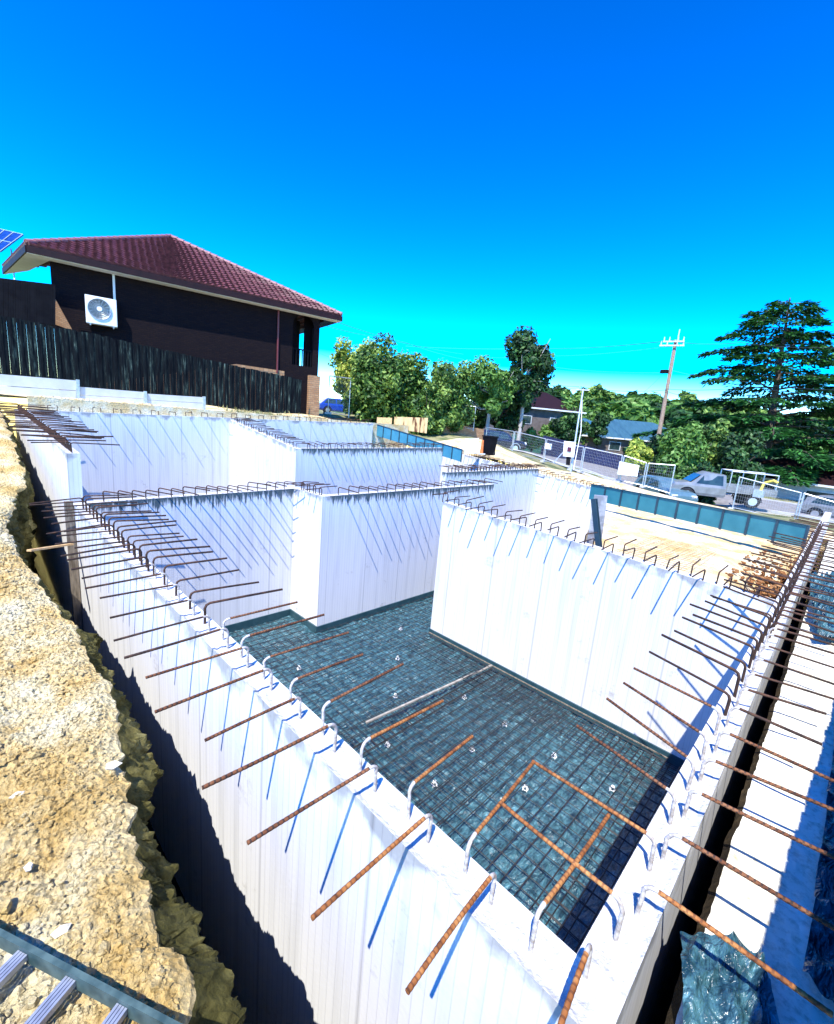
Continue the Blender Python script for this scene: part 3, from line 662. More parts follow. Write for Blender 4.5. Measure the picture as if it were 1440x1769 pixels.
sheet('dark navy plastic sheet spread along the shaded strip at the lower right',[(2.3,-.28),(5.6,-.36),(5.8,-1.2),(1.8,-1.2)],-.19,.05,14,M['plastic'],60)
# added fence out of view to the right, put there to throw the shade
r=root('added_shade_fence',(1,-.75,-.2),'tall plain paling fence standing beside the cream fill on the right','fence')
for k in range(66):
    x=-.2+k*.105; g=MB(); g.box((x,-.69-.055*(x-2),.72+random.uniform(-.03,.03)),(.10,.018,1.9)); g.build('paling',M['paling'],r)
g=MB(); g.beam((-.2,-.60,.3),(6.8,-.99,.3),.04,.08); g.beam((-.2,-.60,1.3),(6.8,-.99,1.3),.04,.08); g.build('fence_rail',M['oldtimber'],r)
# ------------------------------------------------------------ sleepers, paling fence
def sleeper_wall():
    segs=[((-70,640,683),(131,657,693)),((137,668,697),(248,677,701)),((254,680,702),(350,686,707))]
    gp='concrete sleeper retaining panels'; lb=['leftmost and tallest white sleeper retaining panel below the paling fence','middle white sleeper retaining panel below the paling fence','rightmost short white sleeper retaining panel ending in front of the fence']
    for k,((x0,t0,b0),(x1,t1,b1)) in enumerate(segs):
        A=at(x0,t0,y=21.2);B=at(x1,t1,y=21.2);C=at(x1,b1,y=21.2);D=at(x0,b0,y=21.2); r=root('sleeper_wall',D,lb[k],'retaining wall',gp)
        n=2
        for q in range(n):
            f0,f1=q/n+.012,(q+1)/n-.012; g=MB(); o=Vector((0,.1,0))
            p=[D.lerp(A,f0),C.lerp(B,f0),C.lerp(B,f0)+o,D.lerp(A,f0)+o,D.lerp(A,f1),C.lerp(B,f1),C.lerp(B,f1)+o,D.lerp(A,f1)+o]
            g.hexa(p); g.build('sleeper',M['render'],r)
        g=MB(); g.beam(C+Vector((.05,-.02,-.25)),B+Vector((.05,-.02,.03)),.10,.12,(0,1,0)); g.build('steel_post',M['galv'],r)
sleeper_wall()
r=root('paling_fence',(1,23,2),'dark weathered paling fence in front of the brick house','fence')
T=[(-75,531),(0,545),(172,579),(330,615),(520,656)]; Bq=[(-75,634),(0,643),(172,668),(330,694),(520,716)]
def ip(tb,x):
    for (a,b),(c,d) in zip(tb,tb[1:]):
        if x<=c: return b+(d-b)*(x-a)/(c-a)
    return tb[-1][1]
X0=at(-75,600,y=23).x; X1=at(520,690,y=23).x; N=100; wd=(X1-X0)/N
def px_at(x):   # pixel column of a point on the fence plane
    lo,hi=-90.,560.
    for _ in range(24):
        m_=(lo+hi)/2
        if at(m_,ip(T,m_)+40,y=23).x<x: lo=m_
        else: hi=m_
    return lo
for k in range(N):
    x=X0+(k+.5)*wd; p=px_at(x); zt=at(p,ip(T,p),y=23).z+random.uniform(-.035,.02); zb=at(p,ip(Bq,p),y=23).z-.12
    g=MB(); g.box((x,23+(.012 if k%2 else -.012),(zt+zb)/2),(wd*.985,.02,zt-zb)); g.build('paling',M['paling'],r)
# ------------------------------------------------------------ brick house
u=Vector((*ray(1829,827)[:2],0)).normalized(); nr=Vector((-u.y,u.x,0)); a0=at(320,600,y=25.0)
def W(px,py,off=0):
    r_=Vector(ray(px,py)); t=((a0-Vector((0,0,H))).dot(nr)+off)/r_.dot(nr); return Vector((0,0,H))+r_*t
E1=W(46,425,-.6); E2=W(590,545,-.6); ze=7.58; E1.z=E2.z=ze
hw=root('brick_house',(9,24.5,1.8),'dark brown brick house with a red tiled hip roof on the left','house')
L1=W(85,440); L1.z=0; R1=W(553,545); R1.z=0
dep=9.0; ax=(W(492,600)-L1).dot(u); AW=(R1-L1).dot(u)
# wall with arched opening near right end
def hp(s,z,o=0): q=L1+u*s+nr*o; return (q.x,q.y,z)
wz0,wz1=.6,ze-.1
g=MB()
arc0=(W(505,600)-L1).dot(u); arc1=(W(541,600)-L1).dot(u); az0=W(520,632).z; az1=W(520,562).z
def bq(s0,z0,s1,z1,o=0): g.face([hp(s0,z0,o),hp(s1,z0,o),hp(s1,z1,o),hp(s0,z1,o)],[(s0,z0),(s1,z0),(s1,z1),(s0,z1)])
bq(0,wz0,arc0,wz1); bq(arc1,wz0,AW,wz1); 
bq(arc0,wz0,arc1,az0)
# arch top
cx=(arc0+arc1)/2; ra=(arc1-arc0)/2; prev=None
for k in range(13):
    a=PI-PI*k/12; s=cx+ra*math.cos(a); z=az1+ra*math.sin(a)*.9
    if prev: g.face([hp(prev[0],prev[1]),hp(s,z),hp(s,wz1),hp(prev[0],wz1)],[(prev[0],prev[1]),(s,z),(s,wz1),(prev[0],wz1)])
    prev=(s,z)
# arch reveal, sides
for s0,s1 in ((arc0,arc0),(arc1,arc1)): g.face([hp(s0,az0),hp(s0,az0,.25),hp(s0,az1,.25),hp(s0,az1)],[(0,0),(.25,0),(.25,1),(0,1)])
vs=ax  # verandah begins
g.face([hp(0,wz0),hp(0,wz1),hp(0,wz1,dep),hp(0,wz0,dep)],[(0,wz0),(0,wz1),(dep,wz1),(dep,wz0)])
g.face([hp(vs,wz0,.25),hp(vs,wz0,dep),hp(vs,wz1,dep),hp(vs,wz1,.25)],[(0,wz0),(dep,wz0),(dep,wz1),(0,wz1)])
g.face([hp(0,wz0,dep),hp(vs,wz0,dep),hp(vs,wz1,dep),hp(0,wz1,dep)],[(0,0),(vs,0),(vs,6),(0,6)])
for s0,s1 in ((vs,arc0+(arc1-arc0)*.42),(arc0+(arc1-arc0)*.78,AW+.02)):
    g.face([hp(s0,az0-.3,.9),hp(s1,az0-.3,.9),hp(s1,wz1,.9),hp(s0,wz1,.9)],[(s0,0),(s1,0),(s1,3),(s0,3)])
g.face([hp(AW,wz0,0),hp(AW,wz0,.9),hp(AW,wz1,.9),hp(AW,wz1,0)],[(0,0),(.9,0),(.9,3),(0,3)])
g.build('wall',M['brick'],hw)
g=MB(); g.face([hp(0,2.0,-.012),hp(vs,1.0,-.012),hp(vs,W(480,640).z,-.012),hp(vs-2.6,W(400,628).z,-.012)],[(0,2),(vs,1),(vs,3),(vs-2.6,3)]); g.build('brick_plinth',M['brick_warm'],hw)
# verandah floor, balustrade, pier
g=MB(); q=[hp(vs,az0-.25,.02),hp(AW,az0-.25,.02),hp(AW,az0-.25,3.5),hp(vs,az0-.25,3.5)]; g.hexa(q+[(a_,b_,az0-.05) for a_,b_,c_ in q]); g.build('verandah_floor',M['fascia'],hw)
g=MB()
for k in range(7): s=arc0+(arc1-arc0)*(k+.5)/7; g.beam(hp(s,az0,.1),hp(s,az0+.9,.1),.05,.05,(1,0,0))
g.beam(hp(arc0,az0+.9,.1),hp(arc1,az0+.9,.1),.07,.07); g.build('balustrade',M['dark'],hw)
g=MB(); g.box(hp(AW-.25,az0+1.4,3.3),(.35,.35,3.2),math.atan2(u.y,u.x)); g.build('verandah_post',M['dark'],hw)
pr=W(540,690); g=MB(); s0=AW-.62; s1=AW+.02
for (sa,oa,sb,ob) in ((s0,-.35,s1,-.35),(s0,.2,s0,-.35),(s1,-.35,s1,.2)): g.face([hp(sa,.5,oa),hp(sb,.5,ob),hp(sb,W(545,650).z,ob),hp(sa,W(545,650).z,oa)],[(sa+oa,.5),(sb+ob,.5),(sb+ob,3.2),(sa+oa,3.2)])
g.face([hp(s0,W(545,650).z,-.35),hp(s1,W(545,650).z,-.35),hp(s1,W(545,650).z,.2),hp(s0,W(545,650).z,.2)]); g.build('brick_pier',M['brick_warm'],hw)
g=MB(); dq=(W(479,600)-L1).dot(u); g.tube([hp(dq,ze-.1,-.06),hp(dq,W(479,645).z,-.06)],.055,8); g.build('downpipe',mat('dark red downpipe',(.10,.012,.012),(.14,.02,.02),3,.4),hw)
dq2=(W(197,500)-L1).dot(u); g=MB(); g.beam(hp(dq2,ze-.1,-.05),hp(dq2,W(200,520).z,-.05),.09,.06,nr); g.build('pipe_cover',M['soffit'],hw)
# left return: balcony side with white window, lattice screen
g=MB(); p0=W(-40,430,1.5);
# eaves + roof
wR=(E2-E1).length; MO=(E1+E2)/2
r_=Vector(ray(295,412)); offp=5.6; A_=W(295,412,offp); 
ridge_back=A_+nr*7
bl=at(6,464,z=ze); br=E2+nr*12.5
def tiles(mb,a,b,top_a,top_b,rows=26,cols=40):
    """tiled roof face: eave a->b, top edge top_a->top_b; each course overlaps the next, with rolled profile"""
    a,b,ta,tb=map(Vector,(a,b,top_a,top_b)); nrm=(b-a).cross(ta-a).normalized()
    if nrm.z<0: nrm=-nrm
    W_=(b-a).length
    for k in range(rows):
        t0=k/rows; t1=(k+1)/rows
        l0=a.lerp(ta,t0); r0=b.lerp(tb,t0); l1=a.lerp(ta,t1); r1=b.lerp(tb,t1)
        n=max(2,int(cols*(r0-l0).length/W_))*4; up=[];lo=[];un=[]
        dirx=(b-a).normalized()
        for q in range(n+1):
            p=l0.lerp(r0,q/n); sx=(p-a).dot(dirx); ph=sx/(W_/cols); wv=.075*max(0,math.sin(2*PI*ph))+.012
            p1=l1.lerp(r1,q/n)
            lo.append(p+nrm*(wv+.09)); un.append(p-nrm*.01); up.append(p1+nrm*(wv*.9+.008))
        mb.grid([un,lo,up])
g=MB(); tiles(g,E1,E2,A_,A_+u*.01,24,44); g.build('roof_front_slope',M['tile'],hw)
g=MB(); tiles(g,E2,br,A_,ridge_back,24,50); g.build('roof_side_slope',M['tile'],hw)
g=MB(); tiles(g,bl,E1,ridge_back,A_,24,50); g.build('roof_side_slope',M['tile'],hw)
g=MB()
for a,b in ((E1,A_),(E2,A_),(A_,ridge_back)):
    n=int((b-a).length/.4)
    for k in range(n): p=a.lerp(b,k/n)+Vector((0,0,.10)); q=a.lerp(b,(k+1.08)/n)+Vector((0,0,.10)); g.tube([p,q],[.13,.10],8)
g.build('ridge_cap',M['tileridge'],hw,smooth=True)
g=MB(); hz=Vector((0,0,-.30)); e0=Vector((0,0,0))
for a,b in ((E1,E2),(E2,br),(E1,bl)):
    g.beam(a+hz*.45,b+hz*.45,.12,.26)
g.build('fascia',M['fascia'],hw)
g=MB()
for a,b,off in ((E1,E2,nr*.6),): 
    g.hexa([a+hz*.95,b+hz*.95,b+hz*.95+off,a+hz*.95+off,a+hz*.85,b+hz*.85,b+hz*.85+off,a+hz*.85+off])
g.build('eave_lining',M['soffit'],hw)
g=MB(); dn=Vector((0,0,-.27)); c1=E1+dn; c2=bl+dn; c3=at(50,468,z=ze-.27); c4=L1.copy(); c4.z=ze-.27
up_=Vector((0,0,.03)); g.hexa([c1,c2,c3,c4,c1+up_,c2+up_,c3+up_,c4+up_]); g.build('soffit',M['soffit'],hw)
g=MB(); g.tube([at(19,430,d=25),at(28,508,d=24.2)],.035,6); g.build('downpipe',M['soffit'],hw)
# house left part: dark recess wall and window strip
g=MB(); g.box(L1+u*(-.03)+nr*.9+Vector((0,0,5.2)),(.05,.25,1.1),math.atan2(u.y,u.x)); g.build('window_frame',M['soffit'],hw)
# solar panels on the left slope of another roof
sp=root('solar_panel',W(-10,400,3),'blue solar panels on the roof corner at the far left','solar panel')
q=[at(-60,425,d=24),at(2,436,d=23.6),at(41,407,d=24.6),at(-22,392,d=25)]
g=MB(); n_=(q[1]-q[0]).cross(q[3]-q[0]).normalized()*.05
g.hexa(q+[p+n_ for p in q]); g.build('panel_glass',M['solar'],sp)
g=MB()
for k in range(5):
    g.beam(q[0].lerp(q[1],k/4)+n_*1.2,q[3].lerp(q[2],k/4)+n_*1.2,.05,.03)
for k in range(3): g.beam(q[0].lerp(q[3],k/2)+n_*1.2,q[1].lerp(q[2],k/2)+n_*1.2,.05,.03)
g.build('panel_frame',M['galv'],sp)
# lattice screen
ls=root('lattice_screen',W(40,520,-.9),'dark lattice balcony screen above the fence at the far left','screen')
q0=W(-90,470,-.9);q1=W(93,492,-.9);q2=W(93,562,-.9);q3=W(-90,535,-.9)
g=MB()
for k in range(44): g.beam(q0.lerp(q1,k/43),q3.lerp(q2,k/43),.10,.02,nr)
g.build('screen_slats',M['dark'],ls)
g=MB()
for k in range(9): g.beam(q0.lerp(q3,k/8)+nr*.03,q1.lerp(q2,k/8)+nr*.03,.035,.035)
g.build('screen_rails',M['dark'],ls)
g=MB(); g.hexa([q3+nr*1.1,q2+nr*1.1,q2+nr*1.2,q3+nr*1.2,q0+nr*1.1,q1+nr*1.1,q1+nr*1.2,q0+nr*1.2]); g.build('screen_back',M['dark'],ls)
# sun patch beside the screen, painted on as a triangle of warm brick
g=MB(); b0=W(95,540,-.03); g.face([W(93,560,-.02),W(126,572,-.02),W(93,512,-.02)],[(0,0),(1.2,0),(0,1.3)]); g.build('painted_sun_patch',M['brick_warm'],hw)
# air conditioner
ac=root('air_conditioner',W(173,562,-.35),'white outdoor air conditioning unit hung on the dark brick wall','air conditioner')
A0=W(146,508,-.42);A1=W(201,519,-.42);A2_=W(202,563,-.42);A3=W(146,556,-.42); A1.z=A0.z; A2_.z=A3.z=W(173,561,-.42).z; A3.x,A3.y=A0.x,A0.y; A2_.x,A2_.y=A1.x,A1.y
b_=nr*.34; g=MB(); g.hexa([A3,A2_,A2_+b_,A3+b_,A0,A1,A1+b_,A0+b_]); o=g.build('casing',M['white'],ac)
md=o.modifiers.new('bevel','BEVEL'); md.width=.02; md.segments=2
cc=A0.lerp(A2_,.44)-nr*.015; rr=(A0.z-A3.z)*.36; uz=Vector((0,0,1))
g=MB(); N_=28; g.face([cc+(u*math.cos(2*PI*k/N_)+uz*math.sin(2*PI*k/N_))*rr for k in range(N_)]); g.build('fan_opening',mat('ac fan void',(.02,.05,.055),(.03,.07,.075),3,.6),ac)
g=MB()
for q_ in (.42,.58,.74,.88,1.0): g.tube([cc-nr*.02+(u*math.cos(2*PI*k/N_)+uz*math.sin(2*PI*k/N_))*rr*q_ for k in range(N_+1)],.008 if q_<1 else .018,4,False)
for k in range(16): a=2*PI*k/16; g.beam(cc-nr*.02+(u*math.cos(a)+uz*math.sin(a))*rr*.2,cc-nr*.02+(u*math.cos(a)+uz*math.sin(a))*rr,.012,.008,nr)
g.build('fan_grille',M['galv'],ac)
g=MB(); g.tube([cc-nr*.045,cc-nr*.02],rr*.24,14); g.build('fan_hub',M['white'],ac)
g=MB(); g.beam(A3+u*.15-uz*.04,A3+u*.15-uz*.04+nr*.45,.05,.05); g.beam(A2_-u*.15-uz*.04,A2_-u*.15-uz*.04+nr*.45,.05,.05); g.build('bracket',M['galv'],ac)
g=MB(); g.tube([A2_-u*.4-uz*.1+nr*.3,A2_-u*.6-uz*.22+nr*.35,W(137,566,-.05),W(137,590,-.05)],.018,6); g.build('drain_pipe',M['dark'],ac)
# ------------------------------------------------------------ ply sheets, brick garden wall, white panels behind
def slab(name,label,cat,pts,depth,th,m,grp=None):
    q=[at(a,b,d=depth if not isinstance(depth,(list,tuple)) else depth[i]) for i,(a,b) in enumerate(pts)]
    # keep edges vertical
    q[3].x,q[3].y=q[0].x,q[0].y; q[2].x,q[2].y=q[1].x,q[1].y
    n=(q[1]-q[0]).cross(Vector((0,0,1))).normalized()*-th
    c=q[3]; g=MB(); L=(q[1]-q[0]).length
    V=[q[3],q[2],q[2]+n,q[3]+n,q[0],q[1],q[1]+n,q[0]+n]
    uvz=lambda p,s:(s,p.z)
    for f in ((3,2,1,0),(4,5,6,7),(0,1,5,4),(1,2,6,5),(2,3,7,6),(3,0,4,7)):
        g.face([V[i]-c for i in f],[( L if i in (1,2,5,6) else 0,V[i].z) for i in f])
    o=g.build(name,m); o.location=c; tag(o,label,cat,grp); return o
slab('ply_sheet','small yellow formwork ply sheet leaning left of the stained one','ply sheet',[(651,721),(677,722),(677,742),(651,741)],27,.05,M['timber'])
slab('ply_sheet','large yellow ply sheet with dark rust runs under the big bushes','ply sheet',[(681,720),(739,722),(739,749),(681,741)],27,.05,M['osb'])
slab('brick_garden_wall','low sunlit brick garden wall behind the formwork sheets','garden wall',[(738,724),(836,742),(836,760),(738,745)],(31,34,34,31),.25,M['brick_warm'])
slab('white_hoarding','white panel with a small hole beside the black bin','panel',[(804,758),(827,757),(826,784),(800,784)],22.5,.08,M['wall'])
# black bin
def wheelie(px,py,d,label,hh=1.05,w_=.58):
    p=at(px,py,d=d); r=root('rubbish_bin',p,label,'bin'); g=MB()
    g.hexa([Vector(p)+Vector(v) for v in ((-w_*.4,-w_*.4,0),(w_*.4,-w_*.4,0),(w_*.4,w_*.4,0),(-w_*.4,w_*.4,0),(-w_*.5,-w_*.5,hh*.9),(w_*.5,-w_*.5,hh*.9),(w_*.5,w_*.5,hh*.9),(-w_*.5,w_*.5,hh*.9))]); g.build('bin_body',M['dark'],r)
    g=MB(); g.box(Vector(p)+Vector((0,0,hh*.94)),(w_*1.1,w_*1.1,.07)); g.build('lid',M['dark'],r)
    for s in (-1,1): g=MB(); g.cyl(Vector(p)+Vector((w_*.35,s*w_*.3,.1)),Vector(p)+Vector((w_*.35,s*w_*.42,.1)),.1,12); g.build('wheel',M['tyre'],r)
wheelie(843,786,24,'black rubbish bin standing beside the orange marker post')
p=at(831,785,d=23.5); r=root('traffic_marker',p,'orange marker post with a pale foot beside the black bin','marker'); g=MB(); g.tube([p,p+Vector((0,0,.75))],[.09,.05],10); g.build('marker_shaft',M['orange'],r); g=MB(); g.box(p+Vector((0,0,.03)),(.3,.3,.06)); g.build('marker_base',M['white'],r)
# navy covered long shade cloth fence across the street
slab('shade_cloth_fence','long navy shade cloth fence across the street','fence',[(938,752),(1108,795),(1108,832),(938,786)],(52,40,40,52),.08,M['shade'])
slab('sheet_fence','short green metal fence behind the black car','fence',[(884,750),(938,758),(938,784),(884,778)],(56,54,54,56),.08,M['greenfence'])
# ------------------------------------------------------------ road + kerbs
def ribbon(name,A,B,m,zoff,nseg=40,th=None):
    g=MB(); rows=[]
    for k in range(nseg+1):
        t=k/nseg; a=(A[0][0]+(A[1][0]-A[0][0])*t,A[0][1]+(A[1][1]-A[0][1])*t); b=(B[0][0]+(B[1][0]-B[0][0])*t,B[0][1]+(B[1][1]-B[0][1])*t)
        row=[]
        for s in range(9): x=a[0]+(b[0]-a[0])*s/8; y=a[1]+(b[1]-a[1])*s/8; row.append((x,y,gz(x,y)+zoff+.0))
        rows.append(row)
        if th: rows[-1]=[(row[0][0],row[0][1],row[0][2]-th)]+row+[(row[-1][0],row[-1][1],row[-1][2]-th)]
    g.grid(rows); return struct(g.build(name,m,smooth=not th))
R0=(46,40);R1=(30,-14)
ribbon('road',[(45,50),(27.5,-20)],[(53,50),(35.5,-20)],M['road'],.07)
ribbon('kerb',[(44.7,50),(27.2,-20)],[(45,50),(27.5,-20)],M['kerb'],.14,40,.15)
ribbon('kerb',[(53,50),(35.5,-20)],[(53.3,50),(35.8,-20)],M['kerb'],.14,40,.15)
ribbon('path',[(40.6,50),(24.4,-20)],[(42.2,50),(25.9,-20)],M['kerb'],.09,40)
# ------------------------------------------------------------ temporary fence
def tfence(pxs,label0,grp='temporary site fence panels'):
    for k in range(len(pxs)-1):
        (x0,t0,b0,d0),(x1,t1,b1,d1)=pxs[k],pxs[k+1]
        a=at(x0,b0,d=d0);b=at(x1,b1,d=d1); hA=at(x0,t0,d=d0).z-a.z; hB=at(x1,t1,d=d1).z-b.z; at_=a+Vector((0,0,hA)); bt=b+Vector((0,0,hB))
        r=root('fence_panel',a,label0[k],'fence panel',grp); e=(b-a).normalized()*.05
        g=MB(); g.tube([a+e,at_+e],.032,6); g.tube([b-e,bt-e],.032,6); g.tube([at_+e,bt-e],.032,6); g.tube([a+e+Vector((0,0,.12)),b-e+Vector((0,0,.12))],.022,6); g.build('frame',M['galv'],r)
        g=MB(); n=int((b-a).length/.10)
        for q in range(1,n): g.tube([a.lerp(b,q/n)+Vector((0,0,.12)),at_.lerp(bt,q/n)],.0035,3,False)
        for q in range(1,9): g.tube([a.lerp(at_,q/9),b.lerp(bt,q/9)],.0035,3,False)
        g.build('wire_mesh',M['galv'],r)
        g=MB(); g.box(a+Vector((0,0,.04)),(.55,.22,.10)); g.build('concrete_foot',M['kerb'],r)
tfence([(836,738,775,36),(883,745,786,33),(938,758,798,31),(985,769,812,29),(1002,772,816,28.5),(1068,786,833,27),(1110,799,842,26.5),(1157,803,856,25.8)],
 ['temporary fence panel in front of the black car','temporary fence panel right of the black car in front of the green fence','temporary fence panel left of the meter box','narrow temporary fence panel right behind the meter box','temporary fence panel between the meter box and the large white sign','temporary fence panel right of the large white sign','end temporary fence panel before the silver blue car'])
tfence([(565,650,715,30),(603,655,722,31)],['temporary fence panel beside the brick pier and blue car'])
tfence([(770,697,735,33),(818,703,745,33)],['temporary fence panel in front of the middle bushes'])
tfence([(1262,822,880,23.5),(1372,850,905,21.5),(1480,880,925,20)],['temporary fence panel in front of the white utility truck','temporary fence panel at the right frame edge in front of the white house'])
def sign(px,d,label):
    o=slab('site_sign',label,'sign',px,d,.02,M['white'])
sign([(1070,797),(1104,804),(1103,824),(1068,820)],26.4,'large blank white sign fixed on the temporary fence')
sign([(942,765),(953,767),(952,777),(941,775)],30.6,'small square white sign on the temporary fence left of the meter box')
# power box on its stayed pole
p0=at(985,815,d=23); p1=at(1007,672,d=23)
r=root('meter_pole',p0,'slim steel pole with stay carrying the temporary power box','pole')
g=MB(); g.tube([p0,p1],.045,8); g.build('pole_shaft',M['galv'],r)
g=MB(); g.tube([at(955,800,d=22.6),at(985,768,d=23)],.03,6); g.build('stay',M['galv'],r)
g=MB(); g.tube([at(990,812,d=23.1),at(1003,745,d=23.1),p1-Vector((0,0,.3))],.02,6); g.build('conduit',M['white'],r)
g=MB(); g.beam(p1+Vector((-.1,.3,-.05)),p1+Vector((.1,-.3,-.05)),.05,.05); g.build('crossbar',M['insul'],r)
r=root('power_box',at(981,790,d=22.8),'white temporary power box with a small dark window','power box')
q=[at(972,788,d=22.7),at(991,790,d=22.7),at(994,764,d=22.7),at(974,762,d=22.7)]; f_=Vector((.22,.10,0))
g=MB(); g.hexa([q[0],q[1],q[1]+f_,q[0]+f_,q[3],q[2],q[2]+f_,q[3]+f_]); g.build('box_casing',M['white'],r)
q=[at(979,780,d=22.65),at(986,781,d=22.65),at(987,773,d=22.65),at(980,772,d=22.65)]; g=MB(); g.hexa([q[0],q[1],q[1]+f_*.1,q[0]+f_*.1,q[3],q[2],q[2]+f_*.1,q[3]+f_*.1]); g.build('meter_window',mat('meter window',(.12,.01,.01),(.05,.01,.01),20,.3),r)
q=[at(977,803,d=22.8),at(984,804,d=22.8),at(985,790,d=22.8),at(978,789,d=22.8)]; g=MB(); g.hexa([q[0],q[1],q[1]+f_*.5,q[0]+f_*.5,q[3],q[2],q[2]+f_*.5,q[3]+f_*.5]); g.build('cable_box',M['dark'],r)
# ------------------------------------------------------------ power pole and lines
b0=at(1131,790,d=47); t0=at(1167,588,d=47); t0.x,t0.y=t0.x,t0.y
r=root('power_pole',b0,'tall timber power pole with cross arms beside the cedar','power pole')
g=MB(); g.tube([b0-Vector((0,0,2)),t0],[.24,.17],10); g.build('pole_shaft',M['polewood'],r)
arm=Vector((.25,-1,0)).normalized()
for pxy,L in (((1163,590),2.0),((1160,597),2.3)):
    c=at(*pxy,d=46.8); g=MB(); g.beam(c-arm*L*.5,c+arm*L*.5,.12,.14); g.build('cross_arm',M['insul'],r)
    for s in (-.45,-.2,.2,.45): 
        g=MB(); g.tube([c+arm*L*s+Vector((0,0,.05)),c+arm*L*s+Vector((0,0,.45))],[.07,.04],8); g.build('insulator',M['insul'],r)
c=at(1171,583,d=46.9); g=MB(); g.tube([c-Vector((0,0,.3)),c+Vector((0,0,.8))],.06,6); g.build('pole_cap',M['insul'],r)
c=at(1147,642,d=46.9); g=MB(); g.box(c,(.5,.7,.35)); g.build('junction_box',M['dark'],r)
def cable(label,pts,sag=.6,rr=.02):
    P=[at(a,b,d=d) for a,b,d in pts]; g=MB(); out=[]
    for a,b in zip(P,P[1:]):
        for k in range(12): t=k/12; q=a.lerp(b,t); q.z-=sag*4*t*(1-t); out.append(q)
    out.append(P[-1]); g.tube(out,rr,4,False); o=g.build('power_line',M['wire']); tag(o,label,'power line','overhead power lines')
cable('upper power line sloping from behind the house gutter to the bushes',[(570,552,60),(700,592,75),(800,621,90)],.2,.03)
cable('second power line below it by the house gutter',[(553,560,60),(650,582,75),(800,612,110)],.2,.03)
cable('lowest thin line leaving the house corner',[(553,611,50),(600,625,55)],.1,.02)
cable('topmost line left of the power pole',[(700,598,95),(940,602,80),(1163,588,47)],.3,.03)
cable('second line left of the power pole',[(820,616,90),(940,615,80),(1160,598,47)],.3,.02)
cable('long line running behind the dark gum to the pole mid height',[(930,630,80),(1150,644,47)],.4,.03)
cable('twin of the mid height line just below it',[(930,634,80),(1150,645,47)],.5,.02)
cable('line to the top of the meter pole from the left',[(900,660,70),(1000,668,23.2)],.1,.012)
cable('line crossing just above the tree tops from the meter pole to the power pole',[(930,666,75),(1010,669,60),(1148,674,47),(1200,680,45)],.3,.02)
cable('service wire sagging from the power pole to the left',[(1060,692,60),(1146,644,47)],1.2,.015)
cable('upper line right of the power pole passing the cedar',[(1163,590,47),(1280,592,40),(1480,600,30)],.2,.02)
cable('middle line right of the power pole passing the cedar',[(1160,640,47),(1300,660,38),(1480,674,28)],.2,.02)
cable('bundled line right of the power pole across the cedar',[(1150,672,47),(1300,668,38),(1480,682,28)],.2,.025)
# ------------------------------------------------------------ vehicles
def vehicle(name,label,p,rz,body,L,Wd,prof,wheels,wr,windows,lights=True,grp=None,sc=1):
    """prof: list of (x, z_low, z_belt, z_roof, halfw_roof_factor)"""
    r=root(name,p,label,'car' if 'car' in name else 'truck',grp,rz); g=MB(); rows=[]
    for (x,zl,zb,zr,fr) in prof:
        h=Wd/2; rows.append([(x,-h*.92,zl),(x,-h,zl+.15),(x,-h,zb-.12),(x,-h*.96,zb),(x,-h*fr,zr),(x,-h*fr*.6,zr+.03),(x,h*fr*.6,zr+.03),(x,h*fr,zr),(x,h*.96,zb),(x,h,zb-.12),(x,h,zl+.15),(x,h*.92,zl)])
    g.grid(rows); g.face(rows[0]); g.face(rows[-1][::-1]); g.build('body',body,r,local=True,smooth=False)
    for x in wheels:
        for s in (-1,1):
            y=s*(Wd/2-.09); g=MB(); g.cyl((x,y-.1,wr),(x,y+.12*1.0,wr),wr,20); w=g.build('wheel',M['tyre'],r,local=True)
            g=MB(); g.cyl((x,y+s*.09,wr),(x,y+s*.135,wr),wr*.62,10); g.build('rim',M['rim'],w,local=True)
            g=MB(); ring=[(x+ (wr+.05)*math.cos(t*PI/10),s*(Wd/2+.005),wr+(wr+.05)*math.sin(t*PI/10)) for t in range(11)]; g.tube(ring,.035,5); g.build('wheel_arch',M['dark'] if body is not M['carblack'] else M['galv'],r,local=True)
    for pts in windows:
        for s in (-1,1):
            g=MB(); g.face([(x,s*(Wd/2*f+.012),z) for x,z,f in pts]); g.build('side_window',M['glass'],r,local=True)
    return r
suvp=[(-2.4,.45,.95,1.0,.85),(-2.3,.35,1.05,1.5,.78),(-2.1,.3,1.08,1.72,.78),(-1.0,.28,1.08,1.8,.78),(.2,.28,1.06,1.78,.78),(.75,.28,1.04,1.6,.78),(1.25,.28,1.05,1.12,.88),(2.1,.3,.98,1.02,.88),(2.38,.35,.8,.86,.86),(2.45,.45,.65,.7,.8)]
suvw=[[(-2.0,1.12,.955),(-1.15,1.12,.955),(-1.1,1.66,.80),(-1.9,1.62,.80)],[(-1.05,1.12,.955),(-.1,1.12,.955),(-.1,1.68,.80),(-1.0,1.68,.80)],[(0,1.12,.955),(.95,1.12,.95),(.55,1.60,.80),(0,1.68,.80)]]
def place_car(px,py,d): return at(px,py,d=d)
p=at(861,778,d=42)
v=vehicle('parked_car','black four wheel drive parked across the street behind the temporary fence',p,-1.0,M['carblack'],4.8,1.9,suvp,(-1.45,1.5),.38,suvw)
g=MB(); g.face([(.82,-.70,1.58),(.82,.70,1.58),(1.28,.80,1.14),(1.28,-.80,1.14)]); g.v=[(a+.03,b,c+.02) for a,b,c in g.v]; g.build('windscreen',M['glass'],v,local=True)
for s in (-1,1): g=MB(); g.box((2.36,s*.68,.86),(.14,.4,.2)); g.build('headlight',M['lamp'],v,local=True)
g=MB(); g.box((2.44,0,.62),(.04,1.0,.22)); g.build('grille',M['galv'],v,local=True)
